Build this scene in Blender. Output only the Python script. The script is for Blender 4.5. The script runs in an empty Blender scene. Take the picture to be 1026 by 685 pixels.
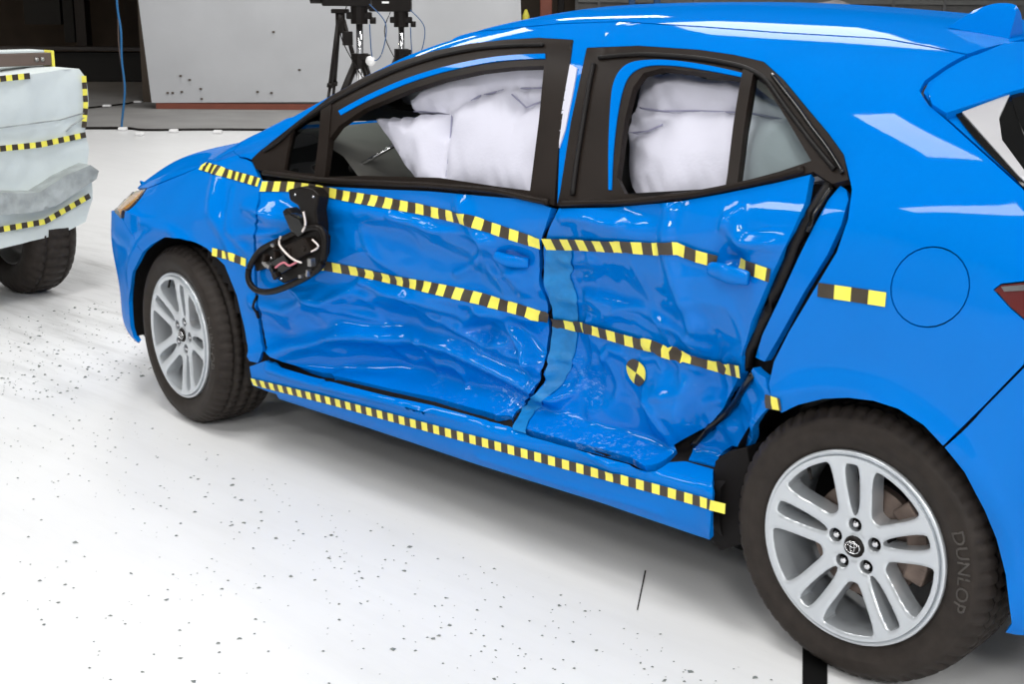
import bpy, bmesh, math, random
import numpy as np
from mathutils import Vector, Matrix
from mathutils.bvhtree import BVHTree
from mathutils.geometry import delaunay_2d_cdt, barycentric_transform

random.seed(7)
RNG = np.random.RandomState(11)
SC = bpy.context.scene
COL = SC.collection

# ------------------------------------------------------------------ camera
CAM = Vector((4.0080, -2.4778, 1.4954))
YAW, PITCH, ROLL, FPX = 0.7629, 0.2550, 0.0071, 1359.7
IW, IH = 1026, 685
fw = Vector((-math.sin(YAW)*math.cos(PITCH), math.cos(YAW)*math.cos(PITCH), -math.sin(PITCH)))
r0 = Vector((math.cos(YAW), math.sin(YAW), 0))
u0 = r0.cross(fw)
RT = r0*math.cos(ROLL) + u0*math.sin(ROLL)
UP = u0*math.cos(ROLL) - r0*math.sin(ROLL)
cd = bpy.data.cameras.new('camera')
cam = bpy.data.objects.new('camera', cd)
COL.objects.link(cam)
cam.matrix_world = Matrix((( RT.x, UP.x, -fw.x, CAM.x), (RT.y, UP.y, -fw.y, CAM.y), (RT.z, UP.z, -fw.z, CAM.z), (0, 0, 0, 1)))
cd.sensor_width = 36.0
cd.lens = 36.0*FPX/IW
cd.clip_start = 0.05
cd.clip_end = 200
SC.camera = cam

def hall(s, t, z=0.0):
    """the hall's own axes (its back wall faces the camera's side): s along the back wall, t away from the camera end"""
    return Vector((CAM.x, CAM.y, 0)) + r0*s + Vector((-math.sin(YAW), math.cos(YAW), 0))*t + Vector((0, 0, z))

# ------------------------------------------------------------------ world, exposure, lamps
world = bpy.data.worlds.new('world')
SC.world = world
world.use_nodes = True
world.node_tree.nodes['Background'].inputs[0].default_value = (0.75, 0.82, 0.95, 1)
world.node_tree.nodes['Background'].inputs[1].default_value = 0.25
SC.view_settings.view_transform = 'Standard'
SC.view_settings.look = 'None'
SC.view_settings.gamma = 1
SC.view_settings.use_curve_mapping = False
SC.view_settings.exposure = -0.40

CEIL = 6.0
LAMPS = [   # s, t, length along s, length along t, watts
    (-1.25, 3.3, 1.3, 1.9, 190), (-2.6, 1.2, 3.9, 0.45, 140), (3.6, 2.2, 1.8, 0.9, 90), (-7.2, 2.6, 1.5, 1.4, 150),
    (-4.4, -5.6, 1.6, 2.4, 540), (0.2, -6.0, 1.6, 2.4, 640), (4.8, -5.6, 1.6, 2.4, 640),  # row added behind the camera as frontal fill and to soften shadows
    (-5.4, 6.0, 1.6, 2.4, 200), (5.4, 6.0, 1.6, 2.4, 200),
    (1.6, 10.6, 2.6, 3.6, 330), (-2.6, 11.5, 1.8, 2.2, 210), (5.4, 11.0, 1.6, 2.2, 150),
    (0.3, 16.0, 1.6, 1.6, 130), (-3.4, 16.0, 1.6, 1.6, 130)]

# ------------------------------------------------------------------ materials
def mat(name, col, rough=0.5, metal=0.0, coat=0.0, var=0.06, scale=8.0, bump=0.0, bscale=60.0, spec=0.5, coat_rough=0.03):
    m = bpy.data.materials.new(name)
    m.use_nodes = True
    nt = m.node_tree
    b = nt.nodes['Principled BSDF']
    tc = nt.nodes.new('ShaderNodeTexCoord')
    nz = nt.nodes.new('ShaderNodeTexNoise')
    nz.inputs['Scale'].default_value = scale
    nz.inputs['Detail'].default_value = 4
    nt.links.new(tc.outputs['Object'], nz.inputs['Vector'])
    rp = nt.nodes.new('ShaderNodeValToRGB')
    a = [max(0, c*(1-var)) for c in col]; d = [min(1, c*(1+var)) for c in col]
    rp.color_ramp.elements[0].position = 0.3; rp.color_ramp.elements[1].position = 0.7
    rp.color_ramp.elements[0].color = (*a, 1); rp.color_ramp.elements[1].color = (*d, 1)
    nt.links.new(nz.outputs['Fac'], rp.inputs['Fac'])
    nt.links.new(rp.outputs['Color'], b.inputs['Base Color'])
    b.inputs['Roughness'].default_value = rough
    b.inputs['Metallic'].default_value = metal
    b.inputs['Coat Weight'].default_value = coat
    b.inputs['Coat Roughness'].default_value = coat_rough
    b.inputs['Specular IOR Level'].default_value = spec
    if bump:
        n2 = nt.nodes.new('ShaderNodeTexNoise')
        n2.inputs['Scale'].default_value = bscale
        n2.inputs['Detail'].default_value = 6
        nt.links.new(tc.outputs['Object'], n2.inputs['Vector'])
        bp = nt.nodes.new('ShaderNodeBump')
        bp.inputs['Strength'].default_value = bump
        bp.inputs['Distance'].default_value = 0.02
        nt.links.new(n2.outputs['Fac'], bp.inputs['Height'])
        nt.links.new(bp.outputs['Normal'], b.inputs['Normal'])
    return m

def glass_mat(name, tint, rough=0.02):
    m = bpy.data.materials.new(name)
    m.use_nodes = True
    nt = m.node_tree
    for n in list(nt.nodes): nt.nodes.remove(n)
    out = nt.nodes.new('ShaderNodeOutputMaterial')
    mx = nt.nodes.new('ShaderNodeMixShader')
    tr = nt.nodes.new('ShaderNodeBsdfTransparent'); tr.inputs[0].default_value = (*tint, 1)
    gl = nt.nodes.new('ShaderNodeBsdfGlossy'); gl.inputs['Roughness'].default_value = rough
    fr = nt.nodes.new('ShaderNodeFresnel'); fr.inputs[0].default_value = 1.5
    nt.links.new(fr.outputs[0], mx.inputs[0]); nt.links.new(tr.outputs[0], mx.inputs[1]); nt.links.new(gl.outputs[0], mx.inputs[2])
    nt.links.new(mx.outputs[0], out.inputs[0])
    return m

M = {}
def paint(name, scuff):
    m = mat(name, (0.0, 0.158, 0.58), rough=0.35, coat=0.36, var=0.03, scale=3, spec=0.0)
    nt = m.node_tree; b = nt.nodes['Principled BSDF']
    if scuff: b.inputs['Coat Weight'].default_value = 0.50
    if scuff:   # scraped, whitened paint where the barrier rubbed the lower doors
        tc = nt.nodes.new('ShaderNodeTexCoord')
        mp = nt.nodes.new('ShaderNodeMapping'); mp.inputs['Scale'].default_value = (26, 26, 60); mp.inputs['Rotation'].default_value = (0, 0.6, 0)
        nz = nt.nodes.new('ShaderNodeTexNoise'); nz.inputs['Scale'].default_value = 2.2; nz.inputs['Detail'].default_value = 8; nz.inputs['Roughness'].default_value = 0.75
        n2 = nt.nodes.new('ShaderNodeTexNoise'); n2.inputs['Scale'].default_value = 4.5; n2.inputs['Detail'].default_value = 2
        nt.links.new(tc.outputs['Object'], mp.inputs[0]); nt.links.new(mp.outputs[0], nz.inputs['Vector']); nt.links.new(tc.outputs['Object'], n2.inputs['Vector'])
        sx = nt.nodes.new('ShaderNodeSeparateXYZ'); nt.links.new(tc.outputs['Object'], sx.inputs[0])
        zr = nt.nodes.new('ShaderNodeMapRange'); zr.inputs[1].default_value = 0.58; zr.inputs[2].default_value = 0.48
        nt.links.new(sx.outputs['Z'], zr.inputs[0])
        xr = nt.nodes.new('ShaderNodeMapRange'); xr.inputs[1].default_value = 1.15; xr.inputs[2].default_value = 1.5
        nt.links.new(sx.outputs['X'], xr.inputs[0])
        def mul(a, c):
            k = nt.nodes.new('ShaderNodeMath'); k.operation = 'MULTIPLY'; nt.links.new(a, k.inputs[0]); nt.links.new(c, k.inputs[1]); return k.outputs[0]
        r1 = nt.nodes.new('ShaderNodeMapRange'); r1.inputs[1].default_value = 0.53; r1.inputs[2].default_value = 0.66; nt.links.new(nz.outputs['Fac'], r1.inputs[0])
        r2 = nt.nodes.new('ShaderNodeMapRange'); r2.inputs[1].default_value = 0.46; r2.inputs[2].default_value = 0.60; nt.links.new(n2.outputs['Fac'], r2.inputs[0])
        f = mul(mul(r1.outputs[0], r2.outputs[0]), mul(zr.outputs[0], xr.outputs[0]))
        h = nt.nodes.new('ShaderNodeMath'); h.operation = 'MULTIPLY'; h.inputs[1].default_value = 0.5; nt.links.new(f, h.inputs[0])
        mx = nt.nodes.new('ShaderNodeMix'); mx.data_type = 'RGBA'
        src = b.inputs['Base Color'].links[0].from_socket
        nt.links.new(h.outputs[0], mx.inputs['Factor']); nt.links.new(src, mx.inputs['A']); mx.inputs['B'].default_value = (0.45, 0.68, 0.9, 1)
        nt.links.new(mx.outputs['Result'], b.inputs['Base Color'])
    return m
M['blue'] = paint('blue_paint', False)
M['scuffed'] = paint('scuffed_blue_paint', True)
M['teal'] = mat('teal_tape', (0.0, 0.19, 0.50), 0.5, var=0.15, scale=25, bump=0.15, bscale=40)
M['trim'] = mat('black_trim', (0.014, 0.010, 0.008), 0.42, var=0.15, spec=0.12)
M['gloss'] = mat('gloss_black', (0.006, 0.006, 0.006), 0.14, spec=0.35)
M['seal'] = mat('rubber_seal', (0.008, 0.007, 0.007), 0.5, spec=0.2)
M['dark'] = mat('dark_inner', (0.008, 0.007, 0.007), 0.7, spec=0.15)
M['inner_blue'] = mat('inner_blue_paint', (0.0, 0.10, 0.45), 0.35, coat=0.6)
M['tyre'] = mat('tyre_rubber', (0.026, 0.021, 0.018), 0.6, var=0.2, scale=30, bump=0.05, bscale=200, spec=0.18)
M['tyre_letter'] = mat('tyre_lettering', (0.045, 0.039, 0.034), 0.5)
M['alloy'] = mat('silver_alloy', (0.58, 0.61, 0.64), 0.30, metal=0.6, coat=0.3, var=0.03)
M['steel'] = mat('grey_steel', (0.33, 0.32, 0.31), 0.35, metal=0.9)
M['disc'] = mat('rusty_brake_disc', (0.16, 0.12, 0.10), 0.5, metal=0.6, var=0.3, scale=30)
M['chrome'] = mat('chrome', (0.75, 0.75, 0.76), 0.12, metal=1.0)
M['bag'] = mat('airbag_fabric', (0.56, 0.56, 0.65), 0.8, var=0.03, scale=6, bump=0.06, bscale=90)
M['seam'] = mat('airbag_seam', (0.30, 0.30, 0.42), 0.9)  # chamber seams, coloured darker to put crease shade into the bag
M['yellow'] = mat('tape_yellow', (0.88, 0.80, 0.10), 0.45, var=0.08, scale=30)
M['black_sq'] = mat('tape_black', (0.045, 0.033, 0.02), 0.45, var=0.2, scale=30)
M['glass'] = glass_mat('clear_glass', (0.80, 0.88, 0.84))
M['tint'] = glass_mat('tinted_glass', (0.10, 0.11, 0.11))
M['orange'] = mat('amber_lens', (0.50, 0.24, 0.06), 0.15, coat=0.8)
M['lamp_dark'] = mat('lamp_housing', (0.06, 0.05, 0.045), 0.2, coat=1.0)
M['red_lens'] = mat('dark_red_lens', (0.10, 0.012, 0.012), 0.1, coat=1.0)
M['grey_trim'] = mat('light_grey_trim', (0.40, 0.40, 0.42), 0.4, coat=0.2)
M['dash'] = mat('dashboard_plastic', (0.10, 0.098, 0.09), 0.6)
M['barrier'] = mat('barrier_skin', (0.62, 0.68, 0.68), 0.55, var=0.05, scale=5, bump=0.25, bscale=7)
M['barrier_dk'] = mat('barrier_bumper', (0.34, 0.37, 0.37), 0.5, var=0.25, scale=14, bump=0.5, bscale=18)
M['brown'] = mat('brown_steel', (0.12, 0.085, 0.07), 0.5)
M['tan'] = mat('tan_steel', (0.45, 0.40, 0.33), 0.5)
M['wire_w'] = mat('pale_wire', (0.75, 0.68, 0.64), 0.5)
M['wire_p'] = mat('pink_wire', (0.55, 0.16, 0.2), 0.5)
M['cam_black'] = mat('camera_black', (0.009, 0.007, 0.006), 0.4, var=0.2, spec=0.16)
M['cable_blue'] = mat('blue_cable', (0.01, 0.13, 0.33), 0.5)
M['black_tape'] = mat('black_floor_tape', (0.006, 0.006, 0.006), 0.6, spec=0.1)
M['red_post'] = mat('red_paint', (0.22, 0.06, 0.035), 0.5)
M['blue_post'] = mat('blue_steel_paint', (0.01, 0.07, 0.20), 0.5)
M['door_grey'] = mat('grey_door_panel', (0.21, 0.205, 0.20), 0.6, var=0.1)
M['cloth'] = mat('grey_cloth', (0.30, 0.28, 0.28), 0.9, var=0.2, scale=20, bump=0.4, bscale=30)
M['white'] = mat('white_plastic', (0.8, 0.8, 0.8), 0.4)
M['darkwall'] = mat('dark_brown_wall', (0.09, 0.068, 0.05), 0.8, var=0.2, scale=2)
M['darkbox'] = mat('dark_cabinet', (0.005, 0.0045, 0.004), 0.7)
M['concrete'] = mat('grey_concrete', (0.26, 0.255, 0.25), 0.6, var=0.12, scale=2)
M['shard'] = mat('dark_shards', (0.17, 0.19, 0.18), 0.4)
M['hallwall'] = mat('hall_wall_paint', (0.55, 0.56, 0.57), 0.8)
M['ceil'] = mat('ceiling_paint', (0.10, 0.105, 0.11), 0.9)
M['lampbox'] = mat('lamp_case', (0.6, 0.6, 0.6), 0.5)

def floor_mat():
    m = mat('white_epoxy_floor', (0.74, 0.745, 0.75), 0.38, var=0.035, scale=0.9, spec=0.4)
    nt = m.node_tree; b = nt.nodes['Principled BSDF']
    tc = nt.nodes.new('ShaderNodeTexCoord')
    # wiped grey scuffs running along the track
    mp = nt.nodes.new('ShaderNodeMapping'); mp.inputs['Rotation'].default_value = (0, 0, -0.9); mp.inputs['Scale'].default_value = (0.8, 5.5, 1)
    n1 = nt.nodes.new('ShaderNodeTexNoise'); n1.inputs['Scale'].default_value = 1.6; n1.inputs['Detail'].default_value = 9; n1.inputs['Roughness'].default_value = 0.7
    nt.links.new(tc.outputs['Object'], mp.inputs[0]); nt.links.new(mp.outputs[0], n1.inputs['Vector'])
    n2 = nt.nodes.new('ShaderNodeTexNoise'); n2.inputs['Scale'].default_value = 55; n2.inputs['Detail'].default_value = 3
    nt.links.new(tc.outputs['Object'], n2.inputs['Vector'])
    r1 = nt.nodes.new('ShaderNodeMapRange'); r1.inputs[1].default_value = 0.46; r1.inputs[2].default_value = 0.70; r1.inputs[4].default_value = 0.65
    nt.links.new(n1.outputs['Fac'], r1.inputs[0])
    sx = nt.nodes.new('ShaderNodeSeparateXYZ'); nt.links.new(tc.outputs['Object'], sx.inputs[0])
    xr = nt.nodes.new('ShaderNodeMapRange'); xr.inputs[1].default_value = 0.0; xr.inputs[2].default_value = -1.6; xr.inputs[3].default_value = 0.12
    nt.links.new(sx.outputs['X'], xr.inputs[0])
    far = nt.nodes.new('ShaderNodeMapRange'); far.inputs[1].default_value = -4.2; far.inputs[2].default_value = -2.6; far.inputs[3].default_value = 0.1
    nt.links.new(sx.outputs['X'], far.inputs[0])
    m0 = nt.nodes.new('ShaderNodeMath'); m0.operation = 'MULTIPLY'; nt.links.new(xr.outputs[0], m0.inputs[0]); nt.links.new(far.outputs[0], m0.inputs[1])
    mu = nt.nodes.new('ShaderNodeMath'); mu.operation = 'MULTIPLY'
    nt.links.new(r1.outputs[0], mu.inputs[0]); nt.links.new(m0.outputs[0], mu.inputs[1])
    r2 = nt.nodes.new('ShaderNodeMapRange'); r2.inputs[1].default_value = 0.70; r2.inputs[2].default_value = 0.78; r2.inputs[4].default_value = 0.35
    nt.links.new(n2.outputs['Fac'], r2.inputs[0])
    ad = nt.nodes.new('ShaderNodeMath'); ad.operation = 'ADD'; nt.links.new(mu.outputs[0], ad.inputs[0]); nt.links.new(r2.outputs[0], ad.inputs[1])
    mx = nt.nodes.new('ShaderNodeMix'); mx.data_type = 'RGBA'
    src = b.inputs['Base Color'].links[0].from_socket
    nt.links.new(ad.outputs[0], mx.inputs['Factor']); nt.links.new(src, mx.inputs['A']); mx.inputs['B'].default_value = (0.33, 0.33, 0.32, 1)
    nt.links.new(mx.outputs['Result'], b.inputs['Base Color'])
    return m
M['floor'] = floor_mat()

# ------------------------------------------------------------------ object helpers
def link(name, me, m=None, parent=None):
    o = bpy.data.objects.new(name, me)
    COL.objects.link(o)
    if m:
        for k in (m if isinstance(m, (list, tuple)) else [m]): me.materials.append(k)
    if parent: o.parent = parent
    return o
def thing(name, label, cat, loc=(0, 0, 0), group=None):
    o = bpy.data.objects.new(name, None)
    COL.objects.link(o); o.location = loc; o.empty_display_size = 0.1
    o['label'] = label; o['category'] = cat
    if group: o['group'] = group
    return o
def tag(o, label, cat, group=None, kind=None):
    o['label'] = label; o['category'] = cat
    if group: o['group'] = group
    if kind: o['kind'] = kind
    return o
def structure(o, label=None):
    o['kind'] = 'structure'
    if label: o['label'] = label
    return o
def from_bm(name, bm, m, parent=None, smooth=False, recalc=True):
    if recalc: bmesh.ops.recalc_face_normals(bm, faces=bm.faces)
    for f in bm.faces: f.smooth = smooth
    me = bpy.data.meshes.new(name); bm.to_mesh(me); bm.free()
    return link(name, me, m, parent)
def add_box(bm, c, size, rot=None, bevel=0.0, mi=0):
    r = bmesh.ops.create_cube(bm, size=1)
    mt = Matrix.Translation(Vector(c)) @ (rot.to_4x4() if rot is not None else Matrix.Identity(4)) @ Matrix.Diagonal((*size, 1))
    bmesh.ops.transform(bm, matrix=mt, verts=r['verts'])
    fs = list({f for v in r['verts'] for f in v.link_faces})
    for f in fs: f.material_index = mi
    if bevel:
        bmesh.ops.bevel(bm, geom=list({e for v in r['verts'] for e in v.link_edges}), offset=bevel, segments=2, affect='EDGES', profile=0.5)
def box(name, c, size, m, parent=None, rot=None, bevel=0.0):
    bm = bmesh.new(); add_box(bm, c, size, rot, bevel)
    return from_bm(name, bm, m, parent)
HROT = Matrix.Rotation(YAW, 3, 'Z')
def hbox(name, s, t, z, ds, dt, dz, m, parent=None, bevel=0.0):
    return box(name, hall(s, t, z), (ds, dt, dz), m, parent, HROT, bevel)
def add_tube(bm, pts, r, n=8, closed=False, flat=1.0):
    pts = [Vector(p) for p in pts]; N = len(pts); rings = []
    for i, p in enumerate(pts):
        a = pts[(i-1) % N] if (closed or i) else p
        b = pts[(i+1) % N] if (closed or i < N-1) else p
        d = (b-a).normalized()
        ref = Vector((0, 0, 1)) if abs(d.z) < 0.9 else Vector((1, 0, 0))
        x = d.cross(ref).normalized(); y = x.cross(d)
        rr = r[i] if isinstance(r, (list, tuple)) else r
        rings.append([bm.verts.new(p + (x*math.cos(2*math.pi*k/n)*flat + y*math.sin(2*math.pi*k/n))*rr) for k in range(n)])
    for i in range(N if closed else N-1):
        A, B = rings[i], rings[(i+1) % N]
        for k in range(n): bm.faces.new((A[k], A[(k+1) % n], B[(k+1) % n], B[k]))
    if not closed:
        bm.faces.new(rings[0][::-1]); bm.faces.new(rings[-1])
def tube(name, pts, r, m, parent=None, n=8, closed=False):
    bm = bmesh.new(); add_tube(bm, pts, r, n, closed)
    return from_bm(name, bm, m, parent, True)
def add_lathe(bm, prof, n=64, cut=None, mi=0, flip=False):
    """profile of (y, radius) turned about the y axis"""
    rings = []
    for k in range(n):
        a = 2*math.pi*k/n; ring = []
        for j, (y, r) in enumerate(prof):
            rr = r - (cut(k, j) if cut else 0)
            ring.append(bm.verts.new((rr*math.cos(a), y, rr*math.sin(a))))
        rings.append(ring)
    for k in range(n):
        A, B = rings[k], rings[(k+1) % n]
        for j in range(len(prof)-1):
            f = bm.faces.new((A[j], A[j+1], B[j+1], B[j])); f.material_index = mi
def smooth_curve(pts, n=10, closed=False):
    pts = [Vector(p) for p in pts]; out = []; N = len(pts)
    rng = range(N) if closed else range(N-1)
    for i in rng:
        p0 = pts[i-1] if (closed or i > 0) else pts[0]
        p1 = pts[i]; p2 = pts[(i+1) % N]
        p3 = pts[(i+2) % N] if (closed or i+2 < N) else pts[-1]
        for k in range(n):
            t = k/n
            out.append(0.5*((2*p1)+(-p0+p2)*t+(2*p0-5*p1+4*p2-p3)*t*t+(-p0+3*p1-3*p2+p3)*t**3))
    if not closed: out.append(pts[-1])
    return out

# photograph pixel -> line of sight, used to read real positions off the car's side
def sight(px, py):
    return (fw + RT*((px-IW/2)/FPX) + UP*((IH/2-py)/FPX))
def at_y(px, py, y):
    d = sight(px, py); return CAM + d*((y-CAM.y)/d.y)
def at_x(px, py, x):
    d = sight(px, py); return CAM + d*((x-CAM.x)/d.x)
def at_z(px, py, z):
    d = sight(px, py); return CAM + d*((z-CAM.z)/d.z)
def at_t(px, py, t):
    d = sight(px, py); return CAM + d*(t/(d.x*-math.sin(YAW)+d.y*math.cos(YAW)))
def to_px(P):
    d = P-CAM; z = d.dot(fw)
    return IW/2+FPX*d.dot(RT)/z, IH/2-FPX*d.dot(UP)/z

# ------------------------------------------------------------------ numeric helpers
def pchip(x, y, xs):
    x = np.asarray(x, float); y = np.asarray(y, float); xs = np.clip(np.asarray(xs, float), x[0], x[-1])
    h = np.diff(x); d = np.diff(y)/h
    m = np.zeros(len(x)); m[0] = d[0]; m[-1] = d[-1]
    for i in range(1, len(x)-1):
        if d[i-1]*d[i] > 0:
            w1 = 2*h[i]+h[i-1]; w2 = h[i]+2*h[i-1]; m[i] = (w1+w2)/(w1/d[i-1]+w2/d[i])
    i = np.clip(np.searchsorted(x, xs)-1, 0, len(x)-2)
    t = (xs-x[i])/h[i]
    return ((1+2*t)*(1-t)**2)*y[i] + t*(1-t)**2*h[i]*m[i] + t*t*(3-2*t)*y[i+1] + t*t*(t-1)*h[i]*m[i+1]
def gsmooth(a, s):
    k = int(3*s)+1; w = np.exp(-0.5*(np.arange(-k, k+1)/s)**2); w /= w.sum()
    return np.convolve(np.pad(a, k, mode='edge'), w, 'valid')
def spline(x, Y, xs):
    """natural cubic spline through Y[k] at x[k]; Y may have trailing dims"""
    x = np.asarray(x, float); n = len(x); h = np.diff(x)
    A = np.zeros((n, n)); R = np.zeros((n,)+Y.shape[1:])
    A[0, 0] = A[-1, -1] = 1
    for i in range(1, n-1):
        A[i, i-1] = h[i-1]; A[i, i] = 2*(h[i-1]+h[i]); A[i, i+1] = h[i]
        R[i] = 6*((Y[i+1]-Y[i])/h[i]-(Y[i]-Y[i-1])/h[i-1])
    S = np.linalg.solve(A, R.reshape(n, -1)).reshape(R.shape)
    i = np.clip(np.searchsorted(x, xs)-1, 0, n-2)
    sh = (len(xs),)+(1,)*(Y.ndim-1)
    a = ((x[i+1]-xs)/h[i]).reshape(sh); b = ((xs-x[i])/h[i]).reshape(sh); hh = h[i].reshape(sh)
    return a*Y[i]+b*Y[i+1]+((a**3-a)*S[i]+(b**3-b)*S[i+1])*hh*hh/6
def sstep(a, b, x):
    t = np.clip((x-a)/(b-a), 0, 1); return t*t*(3-2*t)
def seg_dist(X, Z, pts, closed=False):
    D = np.full(X.shape, 1e9); P = list(pts)
    if closed: P = P+[P[0]]
    for (ax, az), (bx, bz) in zip(P[:-1], P[1:]):
        dx, dz = bx-ax, bz-az; L = dx*dx+dz*dz+1e-12
        t = np.clip(((X-ax)*dx+(Z-az)*dz)/L, 0, 1)
        D = np.minimum(D, np.hypot(X-ax-t*dx, Z-az-t*dz))
    return D
def inside(X, Z, P):
    r = np.zeros(X.shape, bool); n = len(P)
    for i in range(n):
        x1, z1 = P[i]; x2, z2 = P[(i+1) % n]
        if z1 == z2: continue
        c = ((z1 > Z) != (z2 > Z)) & (X < (x2-x1)*(Z-z1)/(z2-z1)+x1)
        r ^= c
    return r
LAT = RNG.rand(64, 64)*2-1
def vnoise(x, y):
    xi = np.floor(x).astype(int); yi = np.floor(y).astype(int); fx = x-xi; fy = y-yi
    fx = fx*fx*fx*(fx*(fx*6-15)+10); fy = fy*fy*fy*(fy*(fy*6-15)+10)
    g = lambda a, b: LAT[a % 64, b % 64]
    return (g(xi, yi)*(1-fx)+g(xi+1, yi)*fx)*(1-fy)+(g(xi, yi+1)*(1-fx)+g(xi+1, yi+1)*fx)*fy

# ------------------------------------------------------------------ the car's skin: one lofted surface, dented where it was struck
YC = 0.895
planc = np.array([(-.922, .895), (-.91, .65), (-.86, .45), (-.765, .28), (-.62, .148), (-.41, .056), (-.1, .008), (.3, 0), (1, 0), (1.8, 0), (2.55, 0), (2.85, .010),
                  (3.08, .035), (3.24, .085), (3.35, .20), (3.405, .42), (3.42, .895)])
cl = np.concatenate([[0], np.cumsum(np.hypot(*np.diff(planc, axis=0).T))])
NU = int(cl[-1]/0.009)
US = np.linspace(0, cl[-1], NU)
px_ = gsmooth(pchip(cl, planc[:, 0], US), 5); py_ = gsmooth(pchip(cl, planc[:, 1], US), 5)
def xf(pts, s=5):
    a = np.array(pts); return gsmooth(pchip(a[:, 0], a[:, 1], px_), s)
Tz = xf([(-.95, .70), (-.9, .755), (-.7, .85), (-.4, .92), (0, .985), (.25, 1.03), (.5, 1.15), (.8, 1.30), (1.08, 1.40), (1.4, 1.452), (1.8, 1.462), (2.2, 1.447), (2.6, 1.41), (2.95, 1.35), (3.02, 1.30), (3.2, 1.12), (3.34, .95), (3.42, .84)])
Rz = xf([(-.95, .67), (-.9, .73), (-.7, .772), (-.45, .815), (-.2, .85), (.05, .915), (.25, 1.0), (.45, 1.075), (.684, 1.175), (.94, 1.285), (1.2, 1.347), (1.46, 1.375), (1.8, 1.374), (2.1, 1.360), (2.4, 1.337), (2.7, 1.30), (2.95, 1.25), (3.1, 1.12), (3.3, .95), (3.42, .82)])
Ry = xf([(-.95, .30), (-.6, .22), (-.2, .17), (.1, .145), (.4, .15), (.684, .195), (.94, .25), (1.2, .275), (1.6, .28), (2.1, .28), (2.6, .285), (2.95, .30), (3.1, .27), (3.42, .25)])
Bz = xf([(-.95, .63), (-.9, .672), (-.7, .722), (-.45, .765), (-.2, .815), (.05, .87), (.3, .91), (.5, .93), (.776, .935), (1.2, .95), (1.69, .975), (1.84, .995), (2.17, 1.045), (2.4, 1.08), (2.7, 1.10), (2.95, 1.08), (3.1, 1.03), (3.3, .88), (3.42, .78)])
By = xf([(-.95, .16), (-.6, .12), (-.3, .09), (0, .07), (.3, .06), (.8, .05), (1.7, .05), (2.3, .06), (2.7, .065), (3.1, .085), (3.42, .10)])
nose = np.clip(py_/YC, 0, 1)*(px_ < 0); tailw = np.clip(py_/YC, 0, 1)*(px_ > 1)
low = xf([(-.95, .15), (-.7, .155), (-.4, .17), (0, .18), (2.6, .185), (3, .20), (3.42, .24)])
lowy = xf([(-.95, .10), (-.6, .07), (-.35, .06), (0, .05), (.4, .04), (2.3, .04), (2.8, .05), (3.42, .08)])
def ctrl():
    rows = []
    def add(off, z, dx=0.0):
        y = py_+off*(1-py_/YC)
        rows.append(np.stack([px_+dx*nose*(1 if True else 0)-(dx*tailw), y, z], -1))
    add(lowy+.10, low-.012, .10)
    add(lowy+.02, low, .07)
    add(lowy*.45, low+.055, .05)
    add(lowy*.40, low+.16, .01)
    bulge = .004+0*low
    add(bulge, .52+0*low-.06*nose, 0)
    zs = np.minimum(.70, Bz-.08)
    add(0*low+.0, .5*(.52-.06*nose)+.5*zs+.02, .015)
    add(By*.06, zs+.0, .035)
    zs2 = np.maximum(Bz-.10, zs+.02)
    add(By*.22, zs2, .055)
    add(By, Bz, .075)
    add(By*.50+Ry*.50-(.018+.034*sstep(2.25, 2.65, px_))*np.clip((Rz-Bz)/.3, 0, 1), Bz*.5+Rz*.5, .085)
    add(Ry, Rz, .095)
    add(Ry+.085, Rz+np.minimum(.036, (Tz-Rz)*.5), .10)
    add(Ry+.24, Rz+(Tz-Rz)*.78, .11)
    add(.70+0*low, Rz+(Tz-Rz)*.97, .115)
    add(YC+0*low, Tz, .115)
    return np.stack(rows, 0)      # (K, NU, 3)
CT = ctrl()
mid = np.argmin(abs(px_-1.6))
VK = np.concatenate([[0], np.cumsum(np.linalg.norm(np.diff(CT[:, mid], axis=0), axis=1))])
NV = int(VK[-1]/0.008)
VS = np.linspace(0, VK[-1], NV)
G0 = np.transpose(spline(VK, CT, VS), (1, 0, 2)).copy()    # (NU, NV, 3) unhurt skin
def blur(G, s, ax):
    k = int(3*s); w = np.exp(-.5*(np.arange(-k, k+1)/s)**2); w /= w.sum()
    pd = [(0, 0)]*3; pd[ax] = (k, k); E = np.pad(G, pd, mode='reflect', reflect_type='odd')
    return np.apply_along_axis(lambda v: np.convolve(v, w, 'valid'), ax, E)
G0 = blur(blur(G0, 5.0, 1), 4.0, 0)
_e = np.clip(1-US/.08, 0, 1)[:, None]; G0[..., 1] += (YC-G0[0:1, :, 1])*_e
_e = np.clip(1-(US[-1]-US)/.08, 0, 1)[:, None]; G0[..., 1] += (YC-G0[-1:, :, 1])*_e
X, Y0, Z = G0[..., 0], G0[..., 1], G0[..., 2]

def xz(pts, y=0.07):
    out = []
    for p in pts:
        w = at_y(p[0], p[1], y); out.append((w.x, w.z))
    return out
DENT = np.zeros_like(X)            # metres inward
body = (np.arange(NV)[None, :] < np.searchsorted(VS, VK[10]))*1.0
zone = sstep(.50, 1.15, X)*(1-sstep(2.18, 2.5, X))
SH = .308+.031*(X-.5)
DENT += .135*zone*(1-sstep(.50, .86, Z))*sstep(0, .036, Z-SH)
DENT += .03*zone*(1-sstep(.85, 1.0, Z))*sstep(.5, .7, Z)
DENT += .05*np.exp(-((X-1.72)/.09)**2)*(1-sstep(.75, .93, Z))*sstep(.36, .5, Z)     # the pillar gap pressed in deepest
def ridge(pts, w, amp, sharp=False, y=0.08, pw=2):
    global DENT
    d = seg_dist(X, Z, xz(pts, y))
    DENT -= 1.25*amp*(np.exp(-np.abs(d)/w) if sharp else np.exp(-(d/w)**2))
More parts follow.
